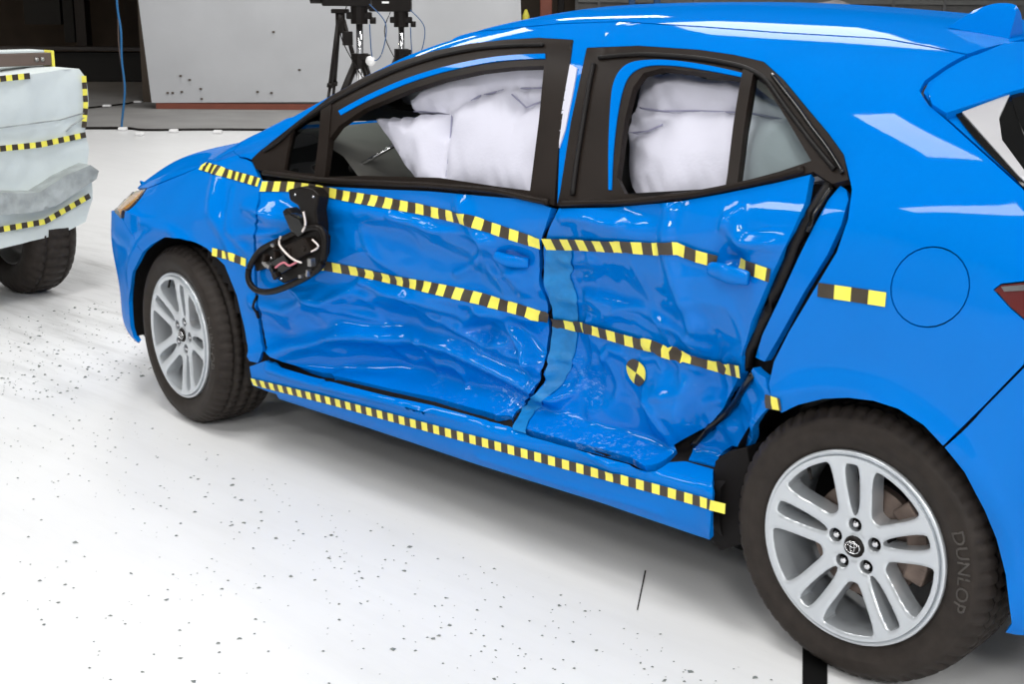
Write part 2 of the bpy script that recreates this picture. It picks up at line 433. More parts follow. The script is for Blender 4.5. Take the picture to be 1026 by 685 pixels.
def blob(p, rx, rz, amp, y=0.08, ang=0.0):
    global DENT
    (cx, cz), = xz([p], y); c, s = math.cos(ang), math.sin(ang)
    dx, dz = X-cx, Z-cz; a = dx*c+dz*s; b = -dx*s+dz*c
    DENT += 1.25*amp*np.exp(-(a/rx)**2-(b/rz)**2)
# front door
blob((430, 245), .34, .075, .040, ang=-.10)
blob((330, 225), .10, .09, .022)
ridge([(320, 205), (420, 222), (470, 250), (500, 285)], .030, .014)
ridge([(330, 300), (400, 296), (450, 300), (520, 320)], .030, .022)
ridge([(470, 205), (500, 250), (520, 290)], .028, .014)
ridge([(300, 262), (340, 330), (350, 338)], .035, .012)
blob((480, 335), .12, .06, .030, ang=.3)
ridge([(478, 322), (505, 342), (530, 378)], .016, .018)
ridge([(440, 322), (470, 352), (520, 366)], .016, .014)
ridge([(290, 352), (350, 334), (440, 352), (540, 405)], .022, .030)
blob((330, 348), .10, .02, -.015)
blob((400, 372), .35, .03, .016, ang=-.05)
ridge([(272, 300), (300, 310), (330, 295)], .02, .014)
blob((290, 330), .08, .05, .025)
blob((520, 258), .055, .035, .022)
ridge([(262, 205), (285, 210)], .018, .012); ridge([(258, 232), (300, 230)], .012, .012)
blob((300, 205), .06, .03, .012)
# fender
blob((222, 200), .06, .10, .018, y=.02); ridge([(205, 175), (215, 215), (238, 255)], .025, .012, y=.02)
ridge([(225, 190), (232, 230), (252, 250)], .014, .010, y=.02)
ridge([(150, 222), (180, 226), (200, 240)], .02, .008, y=.05)
# rear door
blob((610, 285), .20, .07, .035, ang=-.15)
ridge([(580, 300), (640, 312), (680, 335), (700, 350)], .018, .016)
ridge([(682, 205), (684, 260), (700, 330)], .022, .016)
ridge([(700, 330), (690, 345), (672, 440)], .030, .018)
blob((660, 410), .08, .08, -.045)
blob((600, 395), .14, .06, .02)
ridge([(575, 325), (572, 370), (545, 405)], .014, .012)
blob((735, 300), .10, .10, .012)
ridge([(740, 215), (752, 240), (800, 240)], .012, .010)
ridge([(640, 345), (690, 372)], .015, .010)
blob((733, 260), .034, .030, .030, y=.03)
blob((655, 212), .12, .02, .008)
# wheel-arch lips
for wx in (0.0, 2.64):
    rr = np.hypot(X-wx, Z-.316); DENT -= .010*np.exp(-((rr-.365)/.022)**2)*(Z < .8)
ridge([(480, 458), (560, 484), (640, 506), (664, 514)], .008, .007, y=.03)
blob((280, 214), .075, .040, -.030, y=.03)
blob((278, 243), .060, .030, -.020, y=.03)
blob((370, 212), .10, .030, -.016, y=.03)
blob((600, 226), .10, .035, -.022, y=.03)
ridge([(360, 372), (440, 389), (515, 405)], .020, .024, y=.14)
blob((500, 340), .05, .035, -.030, y=.14)
blob((405, 300), .07, .028, -.022, y=.14)
# hard creases that catch the lamps
ridge([(380, 280), (410, 292), (440, 304), (470, 312)], .016, .020, y=.14)
ridge([(468, 326), (488, 311), (508, 318), (528, 348), (538, 374)], .014, .020, y=.14)
ridge([(425, 304), (462, 330), (492, 346), (512, 344)], .012, .014, y=.14)
ridge([(300, 362), (350, 377), (400, 388), (460, 400), (518, 410)], .013, .016, y=.14)
ridge([(345, 300), (362, 290), (372, 280)], .012, .014, y=.12)
ridge([(320, 285), (352, 308), (380, 318)], .012, .012, y=.12)
ridge([(275, 350), (310, 342), (352, 336), (400, 345)], .010, .014, True, y=.12)
ridge([(575, 216), (605, 214), (636, 222)], .014, .012)
ridge([(560, 262), (580, 264), (600, 262)], .012, .012)
ridge([(738, 226), (745, 215), (750, 208), (756, 240), (790, 241)], .009, .010)
ridge([(600, 362), (612, 350), (622, 352)], .012, .012, y=.14)
ridge([(648, 358), (664, 356), (668, 364)], .010, .010, y=.14)
ridge([(560, 300), (590, 306), (640, 318), (668, 334)], .010, .012, True, y=.12)
ridge([(640, 395), (655, 420), (668, 445)], .014, .016, y=.10)
ridge([(540, 415), (600, 432), (645, 455)], .014, .014, y=.14)
ridge([(400, 215), (440, 230), (470, 232), (500, 240)], .012, .010)
ridge([(455, 275), (480, 262), (494, 246)], .014, .012)
# crumple noise
nmask = zone*(1-sstep(.72, .98, Z))*sstep(.34, .42, Z)
DENT += nmask*.018*vnoise(X*5.5+3, Z*6.5+7)
rn = 1-np.abs(vnoise(X*7+Z*3+11, Z*9-X*2+4))*2
DENT -= nmask*.014*np.clip(rn, 0, 1)**3
rn = 1-np.abs(vnoise(X*15+30, Z*17+X*5+9))*2
DENT -= nmask*(.35+.65*sstep(1.3, 1.6, X))*.0045*np.clip(rn, 0, 1)**3
fm = (1-sstep(.42, .55, X))*sstep(-.1, .2, X)*sstep(.55, .7, Z)
DENT += fm*.006*vnoise(X*9+40, Z*9+3)
# roof rail buckle above the B pillar
ridge([(612, 26), (622, 45)], .02, .010, y=.3)
# rear quarter: soft feature line above the arch
DENT *= body*0+(np.arange(NV)[None, :] < np.searchsorted(VS, VK[11]))*1.0
rail_keep = np.arange(NV)[None, :] < np.searchsorted(VS, VK[8])
DENT = np.where(rail_keep, DENT, DENT*np.exp(-((Z-Bz[:, None])/.05)**2)*1.0*(Z < 1.25)+np.where(Z > 1.3, np.clip(DENT, -.02, .02), 0))
GR = G0.copy(); GR[..., 1] += DENT
def normals(G):
    du = np.gradient(G, axis=0); dv = np.gradient(G, axis=1)
    n = np.cross(du, dv); n /= np.linalg.norm(n, axis=-1, keepdims=True)+1e-12
    return np.where((n[..., 1:2] > 0) & (n[..., 2:3] < .5), -n, n) if False else n
GN = normals(GR)
if GN[mid, NV//3, 1] > 0: GN = -GN          # outward = toward -y
idx = np.arange(NU*NV).reshape(NU, NV)
a_, b_, c_, d_ = idx[:-1, :-1].ravel(), idx[1:, :-1].ravel(), idx[1:, 1:].ravel(), idx[:-1, 1:].ravel()
TR = np.concatenate([np.stack([a_, b_, c_], 1), np.stack([a_, c_, d_], 1)])
FV = GR.reshape(-1, 3)
BV = BVHTree.FromPolygons(FV.tolist(), TR.tolist())
def uv_of(loc, fi):
    t = TR[fi]; A = [Vector(FV[k]) for k in t]
    U = [Vector((US[k//NV], VS[k % NV], 0)) for k in t]
    p = barycentric_transform(loc, *A, *U)
    return p.x, p.y
def bil(G, u, v):
    u = np.clip(np.asarray(u)/US[-1]*(NU-1), 0, NU-1.0001); v = np.clip(np.asarray(v)/VS[-1]*(NV-1), 0, NV-1.0001)
    i = u.astype(int); j = v.astype(int); fu = (u-i)[..., None]; fv = (v-j)[..., None]
    return (G[i, j]*(1-fu)+G[i+1, j]*fu)*(1-fv)+(G[i, j+1]*(1-fu)+G[i+1, j+1]*fu)*fv
def pos(u, v, off=0.0):
    P = bil(GR, u, v)
    n = bil(GN, u, v); n /= np.linalg.norm(n, axis=-1, keepdims=True)
    return P+n*(off if np.isscalar(off) else np.asarray(off)[..., None])
MISS = []
def hit(px, py, off=0.0, c=(560, 300)):
    """where the line of sight through a photograph pixel meets the skin (off metres outside it) -> (u, v)"""
    qx, qy = px, py
    uv = None
    for it in range(3 if off else 1):
        x, y = qx, qy
        for k in range(60):
            h = BV.ray_cast(CAM, sight(x, y))
            if h[0] is not None: break
            x += (c[0]-x)*.02; y += (c[1]-y)*.02
        if k: MISS.append((px, py, k))
        uv = uv_of(h[0], h[2])
        if off:
            e = to_px(Vector(pos(np.array([uv[0]]), np.array([uv[1]]), off)[0]))
            qx += (px-e[0]); qy += (py-e[1])
    return uv
def uvpoly(poly, off=0.0, c=(560, 300), closed=None):
    closed = len(poly) > 6 if closed is None else closed
    out = []; n = len(poly)
    for i in range(n):
        a = poly[i]; b = poly[(i+1) % n]
        k = max(1, int(math.hypot(b[0]-a[0], b[1]-a[1])/9)) if (closed or i < n-1) else 1
        out += [(a[0]+(b[0]-a[0])*j/k, a[1]+(b[1]-a[1])*j/k) for j in range(k)]
    return [hit(p[0], p[1], off, c) for p in out]
def resample(P, step, closed=True):
    out = []; n = len(P)
    for i in range(n if closed else n-1):
        a = np.array(P[i]); b = np.array(P[(i+1) % n]); L = np.linalg.norm(b-a); k = max(1, int(L/step))
        for j in range(k): out.append(tuple(a+(b-a)*j/k))
    if not closed: out.append(tuple(P[-1]))
    return out
def rounded(P, it=2):
    P = [np.array(p) for p in P]
    for _ in range(it):
        Q = []
        for i in range(len(P)):
            a, b = P[i], P[(i+1) % len(P)]; Q += [a*.75+b*.25, a*.25+b*.75]
        P = Q
    return [tuple(p) for p in P]
def inset(P, d):
    P = np.array(P); A = np.roll(P, 1, 0); B = np.roll(P, -1, 0)
    area = 0.5*np.sum(P[:, 0]*B[:, 1]-B[:, 0]*P[:, 1]); s = 1 if area > 0 else -1
    t = B-A; t /= np.linalg.norm(t, axis=1, keepdims=True)+1e-9
    return [tuple(p) for p in P+s*d*np.stack([-t[:, 1], t[:, 0]], 1)]
def cdt(outer, holes, res, extra=()):
    """triangulate outer minus holes with inner points every res; returns 2D verts, tris"""
    o = np.array(outer); x0, y0 = o.min(0); x1, y1 = o.max(0)
    gx, gy = np.meshgrid(np.arange(x0, x1, res), np.arange(y0, y1, res*.866))
    gx = gx+(np.arange(gx.shape[0]) % 2)[:, None]*res*.5
    gx, gy = gx.ravel(), gy.ravel()
    k = inside(gx, gy, outer) & (seg_dist(gx, gy, outer, True) > res*.45)
    for h in holes: k &= ~inside(gx, gy, h) & (seg_dist(gx, gy, h, True) > res*.45)
    pts = []; edges = []
    for loop in [outer]+list(holes):
        b = len(pts); n = len(loop); pts += [Vector(p) for p in loop]; edges += [(b+i, b+(i+1) % n) for i in range(n)]
    nb = len(pts)
    pts += [Vector((a, b)) for a, b in zip(gx[k], gy[k])]
    vs, es, fs, ov, oe, of = delaunay_2d_cdt(pts, edges, [], 0, 1e-7)
    V = np.array([(v.x, v.y) for v in vs]); F = np.array([f for f in fs if len(f) == 3])
    C = V[F].mean(1)
    k = inside(C[:, 0], C[:, 1], outer)
    for h in holes: k &= ~inside(C[:, 0], C[:, 1], h)
    return V, F[k]
def shell(name, P, F, Nn, m, parent, rim, smooth=True, matidx=None):
    """mesh from points and triangles, with its free edges turned inward by rim"""
    bm = bmesh.new(); vs = [bm.verts.new(p) for p in P]
    used = set()
    for n_, f in enumerate(F):
        try: fc = bm.faces.new([vs[i] for i in f])
        except ValueError: continue
        fc.smooth = smooth
        if fc.normal.length == 0: fc.normal_update()
        if matidx is not None: fc.material_index = int(matidx[n_])
    bm.normal_update()
    sgn = 0.0
    for f in bm.faces: sgn += f.normal.dot(Vector(Nn[f.verts[0].index if f.verts[0].index >= 0 else 0])) if False else 0
    vi = {v: i for i, v in enumerate(vs)}
    for f in bm.faces:
        i = vi[f.verts[0]]
        if f.normal.dot(Vector(Nn[i])) < 0: f.normal_flip()
    if rim:
        be = [e for e in bm.edges if len(e.link_faces) == 1]
        mp = {}
        for e in be:
            e.smooth = False
            for v in e.verts:
                if v not in mp: mp[v] = bm.verts.new(v.co-Vector(Nn[vi[v]])*rim)
        for e in be:
            lp = e.link_loops[0]; a, b = lp.vert, lp.link_loop_next.vert
            f = bm.faces.new((b, a, mp[a], mp[b])); f.smooth = False; f.material_index = lp.face.material_index
    for v in [v for v in bm.verts if not v.link_faces]: bm.verts.remove(v)
    me = bpy.data.meshes.new(name); bm.to_mesh(me); bm.free()
    return link(name, me, m, parent)
def panel(name, poly, m, parent, off=0.0, rim=0.014, res=0.016, holes=(), gap=0.0, rnd=0, c=(560, 300), disp=None, mirror=False, pre=None):
    P = pre if pre else uvpoly(poly, off, c)
    if rnd: P = rounded(P, rnd)
    P = resample(P, res)
    if gap: P = inset(P, gap)
    H = []
    for h in holes:
        h = h if (len(h) and isinstance(h[0], tuple) and len(h[0]) == 2 and h[0][0] < 20) else uvpoly(h, off, c)
        H.append(resample(h, res))
    V, F = cdt(P, H, res)
    o_ = np.full(len(V), float(off))
    if disp is not None: o_ = o_+disp(V, P)
    PP = pos(V[:, 0], V[:, 1], o_)
    NN = bil(GN, V[:, 0], V[:, 1])
    if mirror:
        n = len(PP)
        P2 = PP.copy(); P2[:, 1] = 2*YC-P2[:, 1]; N2 = NN.copy(); N2[:, 1] *= -1
        PP = np.concatenate([PP, P2]); NN = np.concatenate([NN, N2]); F = np.concatenate([F, F[:, ::-1]+n])
    return shell(name, PP, F, NN, m, parent, rim)

# ------------------------------------------------------------------ hall: floor, walls, ceiling
def quad(name, pts, m, parent=None):
    me = bpy.data.meshes.new(name); me.from_pydata([tuple(p) for p in pts], [], [tuple(range(len(pts)))]); return link(name, me, m, parent)
structure(quad('floor', [hall(-14, -9), hall(12, -9), hall(12, 14.6), hall(-14, 14.6)], M['floor']), 'white painted hall floor with scattered debris')
structure(quad('floor_back', [hall(-14, 14.6, -.002), hall(12, 14.6, -.002), hall(12, 26, -.002), hall(-14, 26, -.002)], M['concrete']), 'grey concrete floor beyond the white floor')
structure(quad('ceiling', [hall(-14, -9, CEIL+.4), hall(-14, 26, CEIL+.4), hall(12, 26, CEIL+.4), hall(12, -9, CEIL+.4)], M['ceil']), 'dark hall ceiling')
structure(hbox('wall_front', -1, -9.1, 3.2, 26, .2, 6.4, M['hallwall']), 'hall wall behind the camera')
structure(hbox('wall_left', -14.1, 2.75, 3.2, .2, 23.7, 6.4, M['hallwall']), 'left hall wall')
structure(hbox('wall_right', 12.1, 8.5, 3.2, .2, 35.2, 6.4, M['hallwall']), 'right hall wall')
structure(hbox('wall_back', -1, 26.1, 3.2, 26, .2, 6.4, M['darkwall']), 'dark back wall')
for s, t, a, b, w in LAMPS:
    root = thing('ceiling_light', 'rectangular white light panel on the hall ceiling', 'ceiling light', hall(s, t, CEIL), 'ceiling light panels')
    bm = bmesh.new(); add_box(bm, (0, 0, .09), (a+.1, b+.1, .12), HROT)
    from_bm('lamp_case', bm, M['lampbox'], root)
    ld = bpy.data.lights.new('lamp', 'AREA'); ld.shape = 'RECTANGLE'; ld.size = a; ld.size_y = b; ld.energy = w; ld.color = (1.0, .985, .96)
    lo = bpy.data.objects.new('lamp', ld); COL.objects.link(lo); lo.parent = root; lo.location = (0, 0, 0.0); lo.rotation_euler = (0, 0, YAW)

# ------------------------------------------------------------------ CAR
car = thing('car', 'bright blue hatchback with crushed doors, black and yellow tape strips and silver wheels', 'car')

WIN_F = [(330, 139), (340, 126), (365, 109), (410, 90), (445, 79), (481, 71), (515, 67), (545, 66), (540, 120), (531, 191), (500, 187), (440, 178), (365, 176), (325, 177)]
QUART = [(293, 129), (308, 118), (322, 109), (319, 140), (315, 174), (300, 173), (285, 170), (288, 150)]
FR_OUT = [(252, 160), (262, 150), (290, 128), (330, 97), (365, 77), (400, 62), (435, 51), (470, 44), (505, 40), (540, 38), (574, 40), (567, 90), (559, 151), (555, 206), (531, 197), (500, 195), (430, 189), (380, 187), (320, 183), (275, 176), (256, 169)]
REAR_OUT = [(588, 48), (640, 46), (700, 50), (735, 55), (765, 62), (785, 80), (808, 108), (830, 134), (845, 155), (850, 180), (834, 184), (815, 172), (780, 181), (720, 192), (680, 199), (630, 205), (558, 206), (561, 193), (572, 122), (582, 75)]
WIN_R = [(645, 73), (664, 68), (700, 72), (744, 78), (736, 130), (727, 186), (690, 193), (648, 197), (626, 194), (618, 178), (626, 120), (634, 88)]
GLASS_R = [(756, 74), (764, 80), (790, 122), (813, 161), (780, 172), (739, 183), (746, 130)]

# uniside (roof rail, pillars, quarter panel)
ROOFLINE = [(240, 146), (290, 116), (340, 88), (390, 61), (440, 42), (480, 32), (560, 24), (620, 22), (700, 27), (780, 33), (885, 39), (930, 47), (968, 55)]
HATCHGAP = [(945, 68), (927, 81), (922, 91), (931, 105), (952, 123), (1025, 189), (1110, 280)]
ARCH_R = [(945, 447), (925, 426), (900, 410), (875, 402), (850, 399), (825, 400), (800, 406), (783, 414), (774, 404)]
QF = [(770, 385), (775, 362), (790, 332), (815, 290), (838, 252), (849, 220), (853, 190)]
fuel = [(932+40*math.cos(2*math.pi*k/28)+3*math.sin(2*math.pi*k/28), 287.5-41*math.sin(2*math.pi*k/28)) for k in range(28)]
fuel_in = [(932+(p[0]-932)*.965, 287.5+(p[1]-287.5)*.965) for p in fuel]
ua_ = hit(440, 42)[0]
rl = [(u, v+.055*float(1-sstep(ua_-.05, ua_+.12, u))) for u, v in uvpoly(ROOFLINE, closed=False)]
uni = HATCHGAP+[(1080, 300), (1035, 330), (1026, 366), (985, 408)]+ARCH_R+QF+[(850, 176), (845, 155), (830, 134), (808, 108), (785, 80), (765, 62), (735, 55), (700, 50), (640, 46), (588, 48)] \
    + [(576, 110), (564, 192), (558, 206), (560, 151), (568, 90), (574, 40), (540, 38), (505, 40), (470, 44), (435, 51), (400, 62), (365, 77), (330, 97), (290, 128), (262, 150), (252, 160), (240, 157), (234, 151)]
TAILP = [(995, 290), (1003, 284), (1030, 281), (1080, 284), (1075, 306), (1050, 322), (1032, 326), (1012, 309)]
panel('quarter_panel', None, M['blue'], car, gap=.0015, res=.018, holes=[fuel, TAILP], pre=rl+uvpoly(uni, closed=False))
q = bpy.data.objects['quarter_panel']
panel('fuel_door', fuel_in, M['blue'], q, res=.012)
panel('tail_light', TAILP, M['red_lens'], car, off=-.002, gap=.002, res=.01)
panel('lamp_reflector', [(1003, 287), (1030, 285), (1026, 291), (1006, 292)], M['chrome'], bpy.data.objects['tail_light'], off=.001, rim=.002, res=.01)

# hood, fender, bumper, headlight
HOODLINE = [(137, 189), (147, 189), (165, 182), (185, 174), (205, 165), (222, 157), (234, 151)]
ARCH_F = [(250, 362), (245, 330), (237, 296), (225, 266), (207, 249), (195, 243), (182, 239), (165, 238), (152, 245), (143, 253)]
panel('front_fender', HOODLINE[1:]+[(240, 158), (252, 162), (257, 172), (261, 184), (254, 234), (256, 295), (263, 352), (258, 364)]+ARCH_F+[(135, 240), (124, 222), (131, 209), (142, 197)], M['blue'], car, gap=.0015, c=(200, 220), res=.014)
hl = uvpoly(HOODLINE, 0, (200, 220), False)
cowl_u = hl[-1][0]+.06
panel('hood', None, M['blue'], car, pre=[(hl[0][0]-.03, VK[9]+.04)]+[(u, v+.004) for u, v in hl]+[(cowl_u, VK[11]), (cowl_u-.15, VK[-1]), (.22, VK[-1]), (.2, VK[10]+.03)], mirror=True, gap=.001, res=.022)
HEAD = [(118, 197), (130, 191), (146, 189), (140, 197), (129, 209), (121, 220), (115, 213)]
hp = uvpoly(HEAD, 0, (200, 220))
panel('headlight', HEAD, M['lamp_dark'], car, c=(200, 220), res=.012, gap=.001)
hd = bpy.data.objects['headlight']
panel('indicator_lens', [(126, 198), (138, 193), (139, 196), (128, 208), (121, 216), (121, 205)], M['orange'], hd, off=.002, rim=.003, res=.012, pre=uvpoly([(122, 200), (132, 195), (143, 191), (137, 199), (128, 208), (121, 215)], 0, (200, 220), True))
panel('lamp_lens', [(116, 200), (121, 197), (121, 214), (117, 212)], M['chrome'], hd, off=.002, rim=.003, res=.01, pre=uvpoly([(117, 201), (121, 198), (121, 212), (118, 211)], 0, (200, 220), True))
ARCH_B = [(143, 253), (133, 273), (129, 302), (131, 328), (134, 351)]
bp_ = uvpoly([(124, 222), (135, 240)]+ARCH_B+[(131, 350)], 0, (200, 240), False)
panel('front_bumper', None, M['blue'], car, pre=bp_+[(bp_[-1][0]-.15, VK[1]), (.0, VK[1]), (.0, VK[8]), (.25, VK[8]), (hp[-1][0], hp[-1][1])], mirror=True, gap=.001, res=.02)

# roof, windscreen, tailgate
roof_u = [p for p in rl if p[0] > hit(440, 42)[0]-.01]
u_a = roof_u[0][0]; u_z = roof_u[-1][0]
panel('roof', None, M['blue'], car, pre=[(u, v+.006) for u, v in roof_u]+[(u_z+.03, VK[12]), (u_z+.10, VK[-1]), (u_a+.30, VK[-1]), (u_a+.16, VK[12])], mirror=True, gap=.001, res=.03)
ws = [(u, v+.012) for u, v in rl if u <= u_a+.01]
panel('windscreen', None, M['glass'], car, pre=ws+[(u_a+.16, VK[12]), (u_a+.30, VK[-1]), (cowl_u-.15, VK[-1]), (cowl_u, VK[12])], mirror=True, off=-.004, rim=0, res=.04)
hg = uvpoly(HATCHGAP, closed=False)
tg = [(u_z+.004, rl[-1][1])]+[(u+.006, v+.004) for u, v in hg]
gate_low = hg[-1]
panel('tailgate', None, M['blue'], car, pre=[(u_z+.006, rl[-1][1]+.012)]+[(u+.004, v+.006) for u, v in hg]+[(gate_low[0]+.12, VK[7]), (US[-1], VK[7]-.045), (US[-1], VK[-1]-.001), (u_z+.11, VK[-1]-.001), (u_z+.04, VK[12])],
      mirror=True, gap=.001, res=.022, off=-.006)
tgo = bpy.data.objects['tailgate']
panel('gate_trim', [(955, 110), (1012, 90), (1045, 82), (1060, 150), (1060, 222), (1026, 188)], M['gloss'], tgo, off=.000, rim=.004, res=.015)
uX = lambda x: float(US[np.argmin(abs(px_-x))])
ga, gb = hit(1012, 93), hit(1055, 215)
panel('rear_glass', None, M['gloss'], tgo, pre=[ga, (uX(3.06), VK[11]), (uX(3.08), VK[-1]-.001), (uX(3.33), VK[-1]-.001), (uX(3.30), VK[11]), (gb[0]+.05, gb[1])], off=.003, rim=.004, res=.02, mirror=True)
panel('pillar_trim', [(964, 112), (1012, 94), (1001, 118), (1004, 140), (1026, 170), (1060, 205), (1060, 214), (1020, 175)], M['grey_trim'], tgo, off=.006, rim=.005, res=.012, rnd=0)
panel('spoiler', [(962, 62), (938, 79), (930, 92), (934, 104), (948, 113), (1012, 92), (1070, 76), (1130, 62), (1100, 40), (1010, 42)], M['blue'], tgo, off=.012, rim=.02, res=.014)

# rear bumper
rb = uvpoly([(985, 409), (1026, 367), (1036, 332)], closed=False)
rb2 = uvpoly([(1016, 640), (1013, 625), (1007, 575), (998, 540), (986, 511), (966, 473), (946, 448)], closed=False)
panel('rear_bumper', None, M['blue'], car, pre=[rb2[-1]]+rb+[(US[-1]-.5, VK[6]+.07), (US[-1]-.3, VK[7]-.05), (US[-1], VK[7]-.05), (US[-1], VK[1]), (rb2[0][0]+.5, rb2[0][1])]+rb2[:-1], mirror=True, gap=.0015, res=.02)

# doors
FD = [(262, 180), (300, 184), (320, 186), (380, 189), (430, 191), (500, 197), (531, 199), (553, 208), (547, 228), (541, 246), (541, 285), (549, 303), (551, 330), (547, 358), (543, 378), (526, 402), (513, 420), (470, 410), (434, 400), (390, 391), (353, 382), (310, 371), (283, 363), (268, 356), (258, 300), (256, 234)]
front_door = panel('front_door', FD, M['scuffed'], car, gap=.002, res=.0095, rim=.02)
RD = [(560, 208), (613, 207), (650, 204), (681, 201), (726, 193), (780, 182), (813, 174), (808, 202), (790, 242), (772, 279), (753, 324), (744, 358), (742, 375), (726, 408), (712, 426), (690, 438), (676, 446), (668, 460), (656, 466), (645, 468), (631, 460), (580, 446), (532, 433), (517, 428), (528, 405), (546, 380), (550, 355), (554, 330), (552, 305), (544, 287), (544, 247), (550, 228)]
rear_door = panel('rear_door', RD, M['scuffed'], car, gap=.002, res=.0095, rim=.02)
panel('window_frame', FR_OUT, M['trim'], front_door, off=.004, holes=[WIN_F, QUART], rim=.02, res=.016)
panel('window_frame', REAR_OUT, M['trim'], rear_door, off=.004, holes=[WIN_R, GLASS_R], rim=.02, res=.016)
panel('quarter_glass', QUART, M['tint'], front_door, off=-.006, rim=0, res=.02)
panel('fixed_glass', GLASS_R, M['glass'], rear_door, off=-.006, rim=0, res=.02)
def strip_px(name, line, w_px, m, parent, off, rim=.006, res=.01):
    """a ribbon on the skin along a photograph line; w_px: half width in pixels (per point or one)"""
    ws_ = list(w_px) if isinstance(w_px, (list, tuple)) else [w_px]*len(line)
    L3 = smooth_curve([(p[0], p[1], w) for p, w in zip(line, ws_)], 7)
    rows = []
    for i, p in enumerate(L3):
        d = L3[min(i+1, len(L3)-1)]-L3[max(i-1, 0)]; n = Vector((-d.y, d.x)).normalized()
        rows.append([hit(p.x+n.x*p.z*k, p.y+n.y*p.z*k, off) for k in (-1, 0, 1)])
    A = np.array(rows).reshape(-1, 2)
    F = [(3*i+k, 3*i+3+k, 3*i+4+k, 3*i+1+k) for i in range(len(L3)-1) for k in (0, 1)]
    return shell(name, pos(A[:, 0], A[:, 1], off), np.array(F), bil(GN, A[:, 0], A[:, 1]), m, parent, rim)
strip_px('frame_paint_strip', [(340, 113), (370, 97), (410, 80), (450, 68), (490, 60), (520, 57), (546, 56)], 2.4, M['blue'], front_door, .007)
strip_px('frame_paint_strip', [(611, 190), (612, 150), (615, 112), (620, 84), (630, 69), (648, 63), (675, 63), (710, 68), (744, 75)], [1.5, 2.5, 4, 5.5, 5, 3, 2.5, 2.5, 2], M['blue'], rear_door, .007)
def bead(name, line, r, m, parent, off=.006):
    P = []
    uvs = [hit(*p, off) for p in line]
    uvs = resample(uvs, .02, False)
    A = np.array(uvs)
    A = np.stack([gsmooth(A[:, 0], 1.5), gsmooth(A[:, 1], 1.5)], 1) if len(A) > 6 else A
    return tube(name, [Vector(p) for p in pos(A[:, 0], A[:, 1], off)], r, m, parent, 6)
bead('weather_strip', [(263, 152), (300, 122), (335, 100), (370, 82), (405, 67), (440, 56), (475, 49), (510, 46), (548, 45)], .006, M['seal'], front_door, .008)
bead('weather_strip', [(596, 58), (640, 54), (700, 58), (745, 66), (768, 78), (800, 124), (838, 172)], .006, M['seal'], rear_door, .008)
bead('weather_strip', [(596, 60), (588, 100), (578, 160), (573, 200)], .007, M['seal'], rear_door, .008)
bead('weather_strip', [(772, 72), (800, 108), (828, 146), (846, 176)], .005, M['gloss'], rear_door, .008)
bead('belt_molding', [(262, 173), (320, 180), (430, 185), (500, 191), (553, 203)], .009, M['trim'], front_door, .006)
bead('belt_molding', [(558, 204), (613, 203), (681, 197), (726, 189), (780, 178), (812, 168)], .009, M['trim'], rear_door, .006)
strip_px('division_bar', [(750, 68), (741, 120), (733, 187)], 5.5, M['trim'], rear_door, .010, rim=.016)
strip_px('frame_divider', [(327, 103), (324, 140), (320, 180)], 5, M['trim'], front_door, .008, rim=.016)

# rocker, jamb, lower rear fold, seals
RK = [(250, 367), (266, 361), (283, 368), (310, 376), (353, 387), (390, 396), (434, 405), (470, 415), (515, 428), (532, 437), (580, 450), (631, 465), (645, 473), (658, 471), (672, 462), (688, 461), (716, 469), (711, 541), (600, 503), (480, 466), (370, 429), (262, 394), (253, 386)]
rocker = panel('rocker_panel', RK, M['blue'], car, res=.012, gap=.001, off=-.002)
panel('door_jamb', [(842, 186), (830, 200), (815, 228), (800, 258), (780, 302), (764, 335), (757, 358), (766, 362), (782, 335), (806, 292), (829, 255), (843, 225), (850, 200), (848, 190)], M['blue'], car, off=-.012, res=.012, rim=.02)
def crumple(V, P): return .012*vnoise(V[:, 0]*14, V[:, 1]*16)+.006*vnoise(V[:, 0]*35, V[:, 1]*30)
panel('folded_sill_end', [(768, 378), (774, 400), (757, 425), (748, 449), (735, 446), (722, 455), (716, 468), (690, 461), (698, 442), (726, 420), (746, 396), (757, 368)], M['scuffed'], car, off=-.010, res=.009, rim=.02, disp=crumple)
bead('door_seal', [(836, 178), (818, 205), (795, 258), (775, 300), (755, 340), (748, 372)], .012, M['seal'], car, -.02)
bead('door_seal', [(757, 372), (740, 398), (718, 422), (696, 440), (688, 455)], .009, M['gloss'], car, -.004)
bead('door_seal', [(836, 184), (822, 205), (806, 240)], .006, M['gloss'], car, -.006)

# dark inner body behind the skin (windows left open)
def inner_body():
    j8 = np.searchsorted(VS, VK[8]); st = 3
    I = list(range(0, NU, st))+[NU-1]; J = list(range(0, j8+1, st))
    P = []; F = []; ix = {}
    for a, i in enumerate(I):
        for b, j in enumerate(J):
            ix[a, b] = len(P); P.append(GR[i, j]+np.array((0, .045, 0)))
    P = np.array(P)
    for a in range(len(I)-1):
        for b in range(len(J)-1):
            c = P[[ix[a, b], ix[a+1, b], ix[a+1, b+1], ix[a, b+1]]].mean(0)
            if any(math.hypot(c[0]-w, c[2]-.316) < .372 for w in (0, 2.64)): continue
            if -.42 < c[0] < 3.1: F.append((ix[a, b], ix[a+1, b], ix[a+1, b+1], ix[a, b+1]))
    me = bpy.data.meshes.new('inner_body'); me.from_pydata(P.tolist(), [], F)
    for p in me.polygons: p.use_smooth = True
    return link('inner_body', me, M['dark'], car)
inner_body()
